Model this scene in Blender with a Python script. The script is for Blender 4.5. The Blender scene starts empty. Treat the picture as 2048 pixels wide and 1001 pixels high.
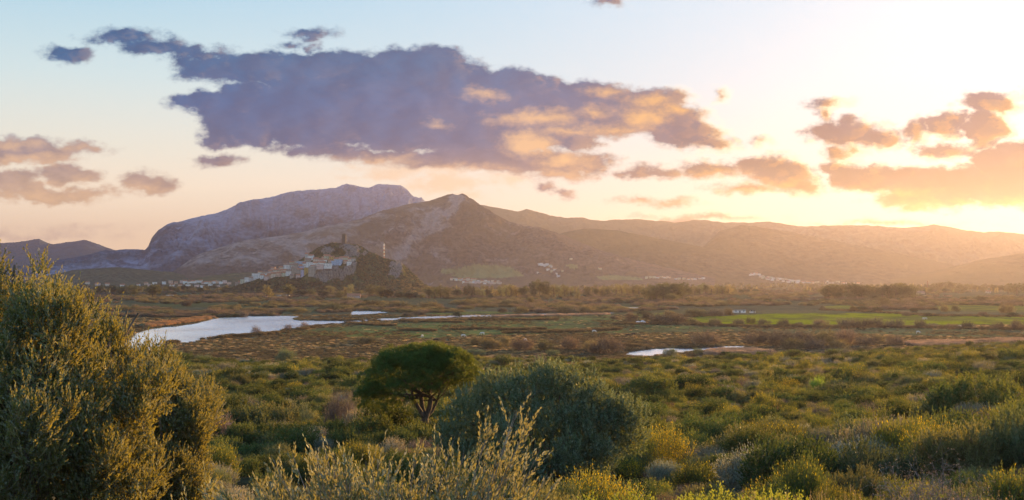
import bpy, bmesh, math, random
import numpy as np
from mathutils import Vector, Matrix, noise as mnoise
from mathutils.geometry import tessellate_polygon

S = bpy.context.scene
COL = S.collection
R = math.radians
rng = np.random.default_rng(7)
random.seed(7)

# ------------------------------------------------------------------ camera
FPX = 2196.0                      # focal length in photo pixels (photo 2048 x 1001)
CAMZ = 30.0                       # eye height above the marsh
PITCH = math.atan(55.5 / FPX)
CP, SP = math.cos(PITCH), math.sin(PITCH)
cam_d = bpy.data.cameras.new('camera')
cam_d.sensor_width = 36.0
cam_d.lens = 36.0 * FPX / 2048.0
cam_d.clip_start = 0.1
cam_d.clip_end = 80000.0
cam = bpy.data.objects.new('camera', cam_d)
COL.objects.link(cam)
cam.location = (0, 0, CAMZ)
cam.rotation_euler = (math.pi / 2 + PITCH, 0, 0)
S.camera = cam

# ------------------------------------------------------------------ light and exposure
SUN_AZ, SUN_EL = R(30.0), R(5.2)
SUN_DIR = Vector((math.sin(SUN_AZ) * math.cos(SUN_EL), math.cos(SUN_AZ) * math.cos(SUN_EL), math.sin(SUN_EL)))
sun_d = bpy.data.lights.new('sun', 'SUN')
sun_d.energy = 5.0
sun_d.angle = R(0.6)
sun_d.color = (1.0, 0.60, 0.20)
sun = bpy.data.objects.new('sun', sun_d)
COL.objects.link(sun)
sun.rotation_euler = SUN_DIR.to_track_quat('Z', 'Y').to_euler()
sun.location = (300, 500, 200)

S.view_settings.view_transform = 'Standard'
S.view_settings.look = 'None'
S.view_settings.exposure = 1.92
S.view_settings.gamma = 1.0
S.render.engine = 'CYCLES'
cy = S.cycles
cy.use_denoising = True
try:
    cy.denoiser = 'OPENIMAGEDENOISE'
except Exception:
    pass
cy.denoising_prefilter = 'ACCURATE'
cy.sample_clamp_direct = 12.0
cy.max_bounces = 6
cy.diffuse_bounces = 3
cy.glossy_bounces = 2
cy.transmission_bounces = 3
cy.volume_bounces = 0
cy.transparent_max_bounces = 8
cy.use_adaptive_sampling = False
cy.sample_clamp_indirect = 6.0

# ------------------------------------------------------------------ node helpers
class NT:
    """small helper to write node trees"""
    def __init__(self, tree):
        self.t = tree
    def n(self, typ, **kw):
        nd = self.t.nodes.new(typ)
        for k, v in kw.items():
            setattr(nd, k, v)
        return nd
    def link(self, a, b):
        self.t.links.new(a, b)
    def put(self, sock, v):
        if isinstance(v, bpy.types.NodeSocket):
            self.t.links.new(v, sock)
        elif isinstance(v, (tuple, list)) and len(v) == 3 and sock.type == 'RGBA':
            sock.default_value = (*v, 1)
        else:
            sock.default_value = v
    def m(self, op, a, b=None, c=None, clamp=False):
        nd = self.n('ShaderNodeMath', operation=op, use_clamp=clamp)
        for i, v in enumerate((a, b, c)):
            if v is not None:
                self.put(nd.inputs[i], v)
        return nd.outputs[0]
    def v(self, op, a, b=None, c=None, out=0):
        nd = self.n('ShaderNodeVectorMath', operation=op)
        for i, x in enumerate((a, b, c)):
            if x is not None:
                self.put(nd.inputs[i], x)
        return nd.outputs[out]
    def xyz(self, x, y, z):
        nd = self.n('ShaderNodeCombineXYZ')
        for i, q in enumerate((x, y, z)):
            self.put(nd.inputs[i], q)
        return nd.outputs[0]
    def noise(self, vec, scale, detail=4, rough=0.55, dist=0.0, out=0, dim='3D', typ='FBM'):
        nd = self.n('ShaderNodeTexNoise', noise_dimensions=dim, noise_type=typ)
        if vec is not None:
            self.link(vec, nd.inputs['Vector'])
        nd.inputs['Scale'].default_value = scale
        nd.inputs['Detail'].default_value = detail
        nd.inputs['Roughness'].default_value = rough
        nd.inputs['Distortion'].default_value = dist
        return nd.outputs[out]
    def ss(self, x, a, b, lo=0.0, hi=1.0):
        nd = self.n('ShaderNodeMapRange', interpolation_type='SMOOTHSTEP')
        self.put(nd.inputs[0], x)
        for i, q in enumerate((a, b, lo, hi)):
            self.put(nd.inputs[i + 1], q)
        return nd.outputs[0]
    def lin(self, x, a, b, lo=0.0, hi=1.0):
        nd = self.n('ShaderNodeMapRange')
        self.put(nd.inputs[0], x)
        for i, q in enumerate((a, b, lo, hi)):
            self.put(nd.inputs[i + 1], q)
        return nd.outputs[0]
    def mix(self, f, a, b, mode='MIX'):
        nd = self.n('ShaderNodeMix', data_type='RGBA', blend_type=mode, clamp_factor=True)
        self.put(nd.inputs[0], f)
        self.put(nd.inputs[6], a)
        self.put(nd.inputs[7], b)
        return nd.outputs[2]
    def ramp(self, x, stops, interp='LINEAR'):
        nd = self.n('ShaderNodeValToRGB')
        nd.color_ramp.interpolation = interp
        el = nd.color_ramp.elements
        while len(el) < len(stops):
            el.new(0.5)
        for e, (p, c) in zip(el, stops):
            e.position = p
            e.color = (*c, 1) if len(c) == 3 else c
        self.put(nd.inputs[0], x)
        return nd.outputs[0]

def srgb(r, g, b):
    f = lambda c: c / 12.92 if c <= 0.04045 else ((c + 0.055) / 1.055) ** 2.4
    return (f(r / 255), f(g / 255), f(b / 255))

# ------------------------------------------------------------------ the sky (world): sky texture, evening gradient and clouds
world = bpy.data.worlds.new('World')
S.world = world
world.use_nodes = True
wt = world.node_tree
wt.nodes.clear()
W = NT(wt)
SUN_PX = (1024 + FPX * math.tan(SUN_AZ), 556 - FPX * math.tan(SUN_EL) / math.cos(SUN_AZ))

# clouds as centre and radii, in a flat chart of the northern sky (same unit as the photo's pixels)
CLOUDS = [
 (135,110,46,17),(240,74,62,13),(310,90,66,16),(385,104,60,14),
 (430,132,80,24),(400,207,62,20),(520,142,100,34),(480,205,110,36),(510,252,100,38),(450,272,40,22),
 (650,140,140,34),(640,222,150,72),(830,150,150,52),(830,228,170,74),(1000,200,150,60),(960,272,130,44),
 (1090,215,100,44),(1180,210,84,48),(1200,236,110,34),(1265,216,76,36),(1320,212,44,26),(1350,248,70,28),(1110,250,100,42),(1240,250,70,22),
 (1372,266,70,30),(1416,286,42,16),(640,296,90,13),(760,310,90,13),(920,322,130,20),(1010,320,140,28),
 (1152,288,40,20),(1135,338,66,15),(1165,324,44,10),(1110,352,44,10),
 (40,298,80,28),(95,312,62,18),(165,300,40,9),(15,362,54,22),(130,352,60,17),(100,388,115,13),(295,367,52,19),
 (445,325,32,12),(625,68,38,9),(626,96,12,9),(572,92,18,5),(1207,5,16,7),
 (1660,204,32,11),(1646,226,15,11),(1692,264,78,27),(1765,277,50,20),(1842,258,28,25),(1892,247,36,26),(1980,204,60,24),
 (1965,254,46,34),(1905,300,56,16),(1686,306,36,16),(1692,342,36,22),(1522,336,62,22),(1572,352,64,22),(1500,377,55,9),
 (1418,342,46,15),(1602,372,40,14),(1290,341,38,9),(1342,340,26,8),(1250,343,16,5),
 (1745,362,78,26),(1845,366,110,28),(1955,366,120,38),(2035,322,86,40),(2070,372,120,48),(1825,400,70,16),(1905,392,110,20),
 (2030,396,100,18),(1271,398,20,5),(1338,401,28,4.5),(1146,388,15,5),(1103,380,18,7),(1431,192,9,7),(1515,284,13,4),
 (1410,434,56,3.5),(1750,447,75,3.5),(2200,300,140,60),(2330,380,160,50),(-120,330,110,40),(-180,180,120,30),
]
# thin peach veils under the large cloud and low on the left
VEILS = [(850,338,150,24),(890,372,95,22),(930,398,50,12),(780,352,70,14),(1010,362,60,18),(60,470,230,14),(130,458,120,8),(700,358,30,6)]

def field_group(name, blobs, k):
    """node group: point in the chart -> distance to the nearest cloud edge (negative inside)"""
    g = bpy.data.node_groups.new(name, 'ShaderNodeTree')
    g.interface.new_socket('P', in_out='INPUT', socket_type='NodeSocketVector')
    g.interface.new_socket('D', in_out='OUTPUT', socket_type='NodeSocketFloat')
    G = NT(g)
    gi, go = G.n('NodeGroupInput'), G.n('NodeGroupOutput')
    p = gi.outputs[0]
    cur = None
    for (cx, cyy, rx, ry) in blobs:
        a = G.v('MULTIPLY_ADD', p, (1 / rx, 1 / ry, 0), (-cx / rx, -cyy / ry, 0))
        l = G.v('LENGTH', a, out=1)
        s = min(rx, ry * 1.6)
        d = G.m('MULTIPLY_ADD', l, s, -s)
        cur = d if cur is None else G.m('SMOOTH_MIN', cur, d, k)
    G.link(cur, go.inputs[0])
    return g

# sunlit flanks and undersides that glow gold
GOLDS = [(1075,238,70,12),(1150,262,60,9),(1225,262,50,9),(1305,205,42,13),(1290,238,44,18),(1348,222,24,14),(1215,185,34,9),(1190,225,26,8),(1060,285,50,26),(1130,322,46,16),(1120,352,56,9),
 (1420,350,40,6),(1500,382,56,6),(1560,368,40,5),(1620,388,44,5),(1835,411,66,9),(1950,412,110,8),(2040,414,70,10),(1790,388,40,5),(1700,318,16,6),(1740,302,36,5),(2010,240,12,10),
 (60,320,100,12),(100,395,110,9),(30,285,60,8),(165,297,40,7),(300,378,44,6),(135,370,50,7),(965,190,30,9),(865,250,13,5),(760,322,60,9),(900,345,90,10),(1275,401,20,4),(1340,404,28,4)]
gF = field_group('cloud_field', CLOUDS, 10.0)
gV = field_group('veil_field', VEILS, 14.0)
gG = field_group('gold_field', GOLDS, 12.0)

tc = W.n('ShaderNodeTexCoord').outputs['Generated']
dirn = W.v('NORMALIZE', tc)
sep = W.n('ShaderNodeSeparateXYZ'); W.link(dirn, sep.inputs[0])
dx, dy, dz = sep.outputs
yc = W.m('ADD', W.m('MULTIPLY', dy, CP), W.m('MULTIPLY', dz, SP))
zc = W.m('SUBTRACT', W.m('MULTIPLY', dz, CP), W.m('MULTIPLY', dy, SP))
ycs = W.m('MAXIMUM', yc, 0.12)
cx_ = W.m('MULTIPLY_ADD', W.m('DIVIDE', dx, ycs), FPX, 1024.0)
cy_ = W.m('MULTIPLY_ADD', W.m('DIVIDE', zc, ycs), -FPX, 500.5)
front = W.m('MULTIPLY', W.ss(cx_, -420.0, -300.0), W.ss(cx_, 2560.0, 2400.0))
front = W.m('MULTIPLY', front, W.m('MULTIPLY', W.m('GREATER_THAN', yc, 0.3), W.m('MULTIPLY', W.ss(cy_, -150.0, -60.0), W.ss(cy_, 600.0, 540.0))))
P0 = W.xyz(cx_, cy_, 0.0)
elev = W.m('ARCSINE', dz)                                  # radians
sdot = W.v('DOT_PRODUCT', dirn, tuple(SUN_DIR), out=1)
sang = W.m('ARCCOSINE', W.m('MINIMUM', sdot, 0.99999))      # angle from the sun

# clear sky
sky = W.n('ShaderNodeTexSky', sky_type='NISHITA')
sky.sun_disc = False
sky.sun_elevation = SUN_EL
sky.sun_rotation = SUN_AZ
sky.air_density = 1.0
sky.dust_density = 1.0
sky.ozone_density = 2.0
SKY_K = 0.10
e01 = W.lin(elev, R(-2), R(58))
far_side = W.ramp(e01, [(0.0, (1.25, 0.80, 0.52)), (0.06, (1.22, 0.86, 0.58)), (0.10, (1.05, 0.86, 0.66)), (0.14, (0.86, 0.82, 0.70)), (0.20, (0.62, 0.76, 0.78)),
                        (0.285, srgb(160, 205, 228)), (0.40, srgb(150, 196, 232)), (1.0, srgb(124, 170, 228))])
near_side = W.ramp(e01, [(0.0, srgb(235, 190, 140)), (0.05, srgb(236, 214, 190)), (0.10, srgb(200, 204, 208)), (0.2, srgb(190, 210, 230)),
                         (0.285, srgb(192, 216, 236)), (0.40, srgb(196, 220, 240)), (1.0, srgb(126, 172, 230))])
gl = W.ss(sang, R(8), R(54), 1.0, 0.0)
clear = W.mix(gl, far_side, near_side)
glow = W.m('POWER', 2.718, W.m('MULTIPLY', sang, -9.0))
gs = W.n('ShaderNodeVectorMath', operation='SCALE')
gs.inputs[0].default_value = (1.0, 0.80, 0.50)
W.link(W.m('MULTIPLY', glow, 0.04), gs.inputs[3])
clear = W.v('ADD', clear, gs.outputs[0])
clear = W.v('ADD', clear, W.v('MULTIPLY', sky.outputs[0], (SKY_K * 0.25,) * 3))

# edges torn by noise: large billows, then wisps
Pn = W.v('MULTIPLY', P0, (0.0065, 0.0105, 0.0))
w1 = W.noise(Pn, 1.3, 2, 0.5, out=1)
w1 = W.v('MULTIPLY', W.v('SUBTRACT', w1, (0.5, 0.5, 0.5)), (95, 46, 0))
w2 = W.noise(Pn, 4.2, 3, 0.6, out=1)
w2 = W.v('MULTIPLY', W.v('SUBTRACT', w2, (0.5, 0.5, 0.5)), (44, 26, 0))
P1 = W.v('ADD', P0, W.v('ADD', w1, w2))
fb = W.noise(Pn, 5.0, 5, 0.62)
fb2 = W.noise(Pn, 1.7, 4, 0.6)

def field(g, p):
    nd = W.n('ShaderNodeGroup')
    nd.node_tree = g
    W.link(p, nd.inputs[0])
    return nd.outputs[0]

F0 = field(gF, P1)
to_sun = W.v('NORMALIZE', W.v('SUBTRACT', (SUN_PX[0], SUN_PX[1] + 60, 0), P0))
STEP = 26.0
P2 = W.v('MULTIPLY_ADD', to_sun, (STEP, STEP, 0), P1)
F1 = field(gF, P2)
FV = field(gV, P1)
FG = field(gG, W.v('ADD', P0, W.v('ADD', W.v('MULTIPLY', w1, (.5, .5, 0)), W.v('MULTIPLY', w2, (1.3, 1.3, 0)))))
s0 = W.m('MULTIPLY_ADD', W.m('SUBTRACT', fb, 0.5), 40.0, W.m('MULTIPLY', F0, -1.0))
s0 = W.m('ADD', s0, 7.0)
alpha = W.ss(s0, -9.0, 14.0)
# how much the surface turns to the sun, torn by noise
fb_s = W.noise(W.v('MULTIPLY_ADD', to_sun, (0.10, 0.16, 0), Pn), 5.0, 4, 0.62)
lit = W.m('DIVIDE', W.m('SUBTRACT', F1, F0), STEP)
lit = W.m('MULTIPLY_ADD', W.m('SUBTRACT', fb, fb_s), 2.2, lit)
rim = W.ss(s0, 2.0, 52.0, 1.0, 0.0)
sunside = W.ss(sang, R(8), R(38), 0.55, 0.2)
litf = W.m('MULTIPLY', W.ss(lit, 0.0, 0.75), W.m('MULTIPLY_ADD', rim, 0.8, 0.12))
litf = W.m('MULTIPLY', litf, sunside)
gg = W.m('MULTIPLY_ADD', W.m('SUBTRACT', fb, 0.5), 44.0, W.m('MULTIPLY', FG, -1.0))
litf = W.m('MAXIMUM', litf, W.m('MULTIPLY', W.ss(gg, -22.0, 30.0), 0.8))
thin = W.m('MULTIPLY', W.ss(s0, -4.0, 14.0, 1.0, 0.0), 0.5)
# body colours: slate blue high and left, mauve low, salmon near the horizon and the sun
low = W.lin(cy_, 110.0, 330.0)
body = W.ramp(low, [(0.0, srgb(30, 96, 146)), (0.45, srgb(40, 92, 146)), (0.8, srgb(46, 86, 136)), (1.0, srgb(116, 108, 128))])
warm = W.ramp(W.lin(cy_, 180.0, 440.0), [(0.0, srgb(16, 60, 106)), (0.35, srgb(16, 46, 90)), (0.6, srgb(34, 46, 70)), (0.8, srgb(70, 48, 44)), (1.0, srgb(130, 70, 20))])
peach = W.ramp(W.lin(cy_, 260.0, 420.0), [(0.0, srgb(108, 124, 156)), (0.3, srgb(160, 142, 146)), (1.0, srgb(222, 184, 146))])
wr = W.m('MULTIPLY', W.ss(cx_, 950.0, 1650.0), 1.0)
body = W.mix(wr, body, warm)
body = W.mix(W.ss(cx_, 500.0, 200.0), body, W.mix(W.ss(cy_, 200.0, 280.0), body, peach))
body = W.mix(W.m('MULTIPLY', W.ss(fb2, 0.42, 0.68), 0.12), body, srgb(130, 130, 160))
body = W.mix(W.m('MULTIPLY', W.ss(fb2, 0.50, 0.30), 0.15), body, srgb(50, 76, 118))
gold = W.mix(W.ss(sang, R(12), R(36)), (0.98, 0.46, 0.03), (0.96, 0.60, 0.33))
body = body
ccol = body
# billows: the flanks turned to the sun are lighter
b0 = W.noise(Pn, 2.4, 4, 0.55)
b1 = W.noise(W.v('MULTIPLY_ADD', to_sun, (0.16, 0.22, 0), Pn), 2.4, 4, 0.55)
bl = W.lin(W.m('SUBTRACT', b0, b1), -0.16, 0.16, 0.86, 1.17)
ccol = W.v('MULTIPLY', ccol, W.xyz(bl, W.m('POWER', bl, 0.9), W.m('POWER', bl, 0.7)))
ccol = W.mix(litf, ccol, gold)
ccol = W.mix(W.m('MULTIPLY', thin, 0.8), ccol, clear)
# veils
vs = W.m('MULTIPLY_ADD', W.m('SUBTRACT', fb, 0.5), 60.0, W.m('MULTIPLY', FV, -1.0))
va = W.m('MULTIPLY', W.ss(vs, -8.0, 30.0), 0.62)
skyc = W.mix(va, clear, W.mix(W.ss(cx_, 300.0, 800.0), srgb(224, 190, 172), srgb(250, 205, 160)))
skyc = W.mix(alpha, skyc, ccol)
# bright linings along the edges that face the sun
lining = W.m('MULTIPLY', W.ss(s0, -20.0, 0.0), W.ss(s0, 22.0, 4.0))
lining = W.m('MULTIPLY', lining, W.m('MULTIPLY', W.ss(lit, -0.35, 0.6), W.ss(sang, R(27), R(12))))
lining = W.m('MULTIPLY', lining, 0.8)
skyc = W.mix(lining, skyc, (1.25, 1.05, 0.72))
bg_c = W.n('ShaderNodeBackground')
W.link(skyc, bg_c.inputs[0])
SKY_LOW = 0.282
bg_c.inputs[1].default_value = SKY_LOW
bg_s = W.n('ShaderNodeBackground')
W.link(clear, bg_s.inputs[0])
W.link(W.ss(elev, R(16), R(34), SKY_LOW, 0.44), bg_s.inputs[1])   # unseen sky overhead raised above the visible band as added fill light
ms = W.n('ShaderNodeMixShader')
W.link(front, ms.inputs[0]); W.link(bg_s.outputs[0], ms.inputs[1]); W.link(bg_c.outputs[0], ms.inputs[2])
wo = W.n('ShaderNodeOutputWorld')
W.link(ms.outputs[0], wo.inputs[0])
world.cycles.sampling_method = 'MANUAL'
world.cycles.sample_map_resolution = 1024

# ------------------------------------------------------------------ maths helpers
def clamp01(a): return np.clip(a, 0, 1)
def sstep(x, a, b):
    t = clamp01((x - a) / (b - a)); return t * t * (3 - 2 * t)

def px_dir(px, py):
    """photo pixel -> world direction with forward (y) component 1"""
    X = (np.asarray(px, float) - 1024.0) / FPX
    Y = -(np.asarray(py, float) - 500.5) / FPX
    fy = CP - Y * SP
    fz = SP + Y * CP
    return X / fy, fz / fy
def at(px, py, D):
    a, b = px_dir(px, py)
    return a * D, D, CAMZ + b * D
def zat(py, D, px=1024.0):
    return CAMZ + px_dir(px, py)[1] * D
def project(x, y, z):
    zz = z - CAMZ
    f = y * CP + zz * SP
    u = -y * SP + zz * CP
    return 1024 + FPX * x / f, 500.5 - FPX * u / f

def vnoise(x, y, seed=0):
    """value noise, numpy"""
    xi, yi = np.floor(x).astype(np.int64), np.floor(y).astype(np.int64)
    xf, yf = x - xi, y - yi
    def h(a, b):
        n = (a * 374761393 + b * 668265263 + seed * 1442695041) & 0x7fffffff
        n = ((n ^ (n >> 13)) * 1274126177) & 0x7fffffff
        return ((n ^ (n >> 16)) & 0xffff) / 65535.0
    u = xf * xf * xf * (xf * (xf * 6 - 15) + 10); v = yf * yf * yf * (yf * (yf * 6 - 15) + 10)
    return (h(xi, yi) * (1 - u) + h(xi + 1, yi) * u) * (1 - v) + (h(xi, yi + 1) * (1 - u) + h(xi + 1, yi + 1) * u) * v
def fbm(x, y, oct=5, gain=0.5, seed=0, ridged=False):
    x = np.asarray(x, float); y = np.asarray(y, float)
    s = 0; a = 1.0; tot = 0; c, sn = math.cos(0.6), math.sin(0.6)
    for i in range(oct):
        n = vnoise(x, y, seed + i * 17)
        if ridged: n = 1 - np.abs(2 * n - 1)
        s = s + a * n; tot += a; a *= gain
        x, y = 2.03 * (c * x - sn * y) + 3.1, 2.03 * (sn * x + c * y) + 1.7
    return s / tot                                          # about 0..1

# ------------------------------------------------------------------ mesh helpers
def mk(name, V, F, mat=None, parent=None, smooth=False, loc=None, mi=None, coll=None):
    """one mesh object from numpy vertices and one or several face arrays"""
    V = np.asarray(V, np.float32).reshape(-1, 3)
    if not isinstance(F, list): F = [F]
    F = [np.asarray(f, np.int32) for f in F if len(f)]
    me = bpy.data.meshes.new(name)
    me.vertices.add(len(V)); me.vertices.foreach_set('co', V.ravel())
    lt = np.concatenate([np.full(len(f), f.shape[1], np.int32) for f in F])
    li = np.concatenate([f.ravel() for f in F])
    me.loops.add(len(li)); me.loops.foreach_set('vertex_index', li)
    me.polygons.add(len(lt))
    me.polygons.foreach_set('loop_start', np.concatenate([[0], np.cumsum(lt)[:-1]]).astype(np.int32))
    try: me.polygons.foreach_set('loop_total', lt)
    except Exception: pass
    if mi is not None: me.polygons.foreach_set('material_index', np.asarray(mi, np.int32))
    me.polygons.foreach_set('use_smooth', np.full(len(lt), bool(smooth)))
    me.update(calc_edges=True)
    for m_ in (mat if isinstance(mat, (list, tuple)) else [mat]):
        if m_: me.materials.append(m_)
    o = bpy.data.objects.new(name, me)
    (coll or COL).objects.link(o)
    if parent: o.parent = parent
    if loc is not None: o.location = loc
    return o
def tag(o, label=None, cat=None, group=None, kind=None):
    if label: o['label'] = label
    if cat: o['category'] = cat
    if group: o['group'] = group
    if kind: o['kind'] = kind
    return o
def thing(name, label, cat, loc=(0, 0, 0), rz=0.0, group=None):
    o = bpy.data.objects.new(name, None); COL.objects.link(o)
    o.location = loc; o.rotation_euler = (0, 0, rz); o.empty_display_size = 0.5
    return tag(o, label, cat, group)
def copy_tree(o, parent=None):
    c = o.copy(); COL.objects.link(c); c.parent = parent
    for ch in list(o.children): copy_tree(ch, c)
    return c
def grid_faces(nu, nv, flip=False):
    i, j = np.meshgrid(np.arange(nu - 1), np.arange(nv - 1), indexing='ij')
    a = (i * nv + j).ravel()
    f = np.stack([a, a + nv, a + nv + 1, a + 1], 1)
    return f[:, ::-1] if flip else f
def vcol(o, name, C):
    at_ = o.data.color_attributes.new(name, 'FLOAT_COLOR', 'POINT')
    C = np.asarray(C, np.float32)
    if C.shape[1] == 3: C = np.concatenate([C, np.ones((len(C), 1), np.float32)], 1)
    at_.data.foreach_set('color', C.ravel())

class Parts:
    """collects boxes, tubes and loose faces into one mesh"""
    def __init__(s): s.V = []; s.Q = []; s.T = []; s.n = 0
    def add(s, V, Q=None, T=None):
        V = np.asarray(V, float); s.V.append(V)
        if Q is not None and len(Q): s.Q.append(np.asarray(Q) + s.n)
        if T is not None and len(T): s.T.append(np.asarray(T) + s.n)
        s.n += len(V)
    def box(s, c, d, rz=0.0, taper=1.0):
        cx, cyy, cz = c; hx, hy, hz = d[0] / 2, d[1] / 2, d[2] / 2
        v = np.array([[sx * hx * (taper if sz > 0 else 1), sy * hy * (taper if sz > 0 else 1), sz * hz] for sz in (-1, 1) for sy in (-1, 1) for sx in (-1, 1)], float)
        ca, sa = math.cos(rz), math.sin(rz)
        v[:, :2] = v[:, :2] @ np.array([[ca, sa], [-sa, ca]])
        s.add(v + np.array([cx, cyy, cz]), [[0, 2, 3, 1], [4, 5, 7, 6], [0, 1, 5, 4], [2, 6, 7, 3], [0, 4, 6, 2], [1, 3, 7, 5]])
    def tube(s, P, r, k=6):
        P = np.asarray(P, float); n = len(P)
        r = np.broadcast_to(np.asarray(r, float), (n,))
        T = np.gradient(P, axis=0); T /= np.linalg.norm(T, axis=1)[:, None] + 1e-9
        ref = np.array([0.31, 0.17, 0.93]) if abs(T[0, 2]) < 0.9 else np.array([1.0, 0.1, 0])
        A = np.cross(T, ref); A /= np.linalg.norm(A, axis=1)[:, None] + 1e-9
        B = np.cross(T, A)
        th = np.linspace(0, 2 * np.pi, k, endpoint=False)
        V = P[:, None] + r[:, None, None] * (A[:, None] * np.cos(th)[None, :, None] + B[:, None] * np.sin(th)[None, :, None])
        i, j = np.meshgrid(np.arange(n - 1), np.arange(k), indexing='ij')
        a = (i * k + j).ravel(); b = (i * k + (j + 1) % k).ravel()
        s.add(V.reshape(-1, 3), np.stack([a, b, b + k, a + k], 1))
    def build(s, name, mat, parent=None, **kw):
        F = []
        if s.Q: F.append(np.concatenate(s.Q))
        if s.T: F.append(np.concatenate(s.T))
        return mk(name, np.concatenate(s.V), F, mat, parent, **kw)

# ------------------------------------------------------------------ materials
def material(name):
    m = bpy.data.materials.new(name); m.use_nodes = True
    m.node_tree.nodes.clear()
    t = NT(m.node_tree)
    out = t.n('ShaderNodeOutputMaterial')
    return m, t, out
def principled(t, out, col, rough=0.8, spec=0.2, normal=None, **kw):
    b = t.n('ShaderNodeBsdfPrincipled')
    t.put(b.inputs['Base Color'], col); t.put(b.inputs['Roughness'], rough)
    t.put(b.inputs['Specular IOR Level'], spec)
    if normal is not None: t.link(normal, b.inputs['Normal'])
    for k, v in kw.items(): t.put(b.inputs[k], v)
    t.link(b.outputs[0], out.inputs[0])
    return b
def bump(t, h, strength=0.5, dist=1.0):
    b = t.n('ShaderNodeBump'); b.inputs['Strength'].default_value = strength; b.inputs['Distance'].default_value = dist
    t.link(h, b.inputs['Height']); return b.outputs[0]
def paint(name, col, rough=0.7, var=0.15, scale=2.0, spec=0.3):
    """painted or plastered surface with mild wear"""
    m, t, o = material(name)
    p = t.n('ShaderNodeTexCoord').outputs['Object']
    n = t.noise(p, scale, 5, 0.65)
    dark = tuple(c * (1 - 2 * var) for c in col)
    principled(t, o, t.mix(t.ss(n, 0.3, 0.7), dark, col), rough, spec)
    return m

# ------------------------------------------------------------------ mountains
def rock_material(name, scrub, rock, rock_lo, rock_hi, scale, streak=1.0, patch=None):
    """scrub-covered slope with bare rock where the attribute 'rock' says so"""
    m, t, o = material(name)
    p = t.n('ShaderNodeNewGeometry').outputs['Position']
    ps = t.v('MULTIPLY', p, (1, 1, 2.2))
    n1 = t.noise(ps, scale, 6, 0.58)
    n2 = t.noise(ps, scale * 5.3, 4, 0.6)
    n3 = t.noise(ps, scale * 0.22, 3, 0.5)
    at_ = t.n('ShaderNodeAttribute', attribute_name='rock').outputs['Fac']
    k = t.m('ADD', t.m('MULTIPLY_ADD', n1, 1.05, t.m('MULTIPLY', n2, 0.32)), t.m('MULTIPLY', n3, 0.3))
    k = t.m('MULTIPLY_ADD', at_, 0.75, t.m('SUBTRACT', k, 0.835))
    f = t.ss(k, rock_lo, rock_hi)
    sc = t.mix(t.ss(n2, 0.3, 0.7), tuple(c * 0.55 for c in scrub), tuple(c * 1.35 for c in scrub))
    sc = t.mix(t.ss(n3, 0.4, 0.65), sc, tuple(c * q for c, q in zip(scrub, (1.5, 1.25, 0.9))))
    rc = t.mix(t.ss(n2, 0.3, 0.72), tuple(c * 0.74 for c in rock), rock)
    col = t.mix(f, sc, rc)
    if patch:
        pa = t.n('ShaderNodeAttribute', attribute_name='field')
        col = t.mix(pa.outputs['Fac'], col, t.mix(t.ss(n1, 0.35, 0.65), tuple(c * 0.75 for c in patch), patch))
    h = t.m('ADD', t.m('MULTIPLY', n1, 1.0), t.m('MULTIPLY', n2, 0.4))
    principled(t, o, col, 1.0, 0.0, bump(t, h, 0.6, 0.3 / scale))
    return m

def ridge_line(pts, u):
    pts = np.array(pts, float)
    return np.interp(u, pts[:, 0], pts[:, 1])

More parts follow.
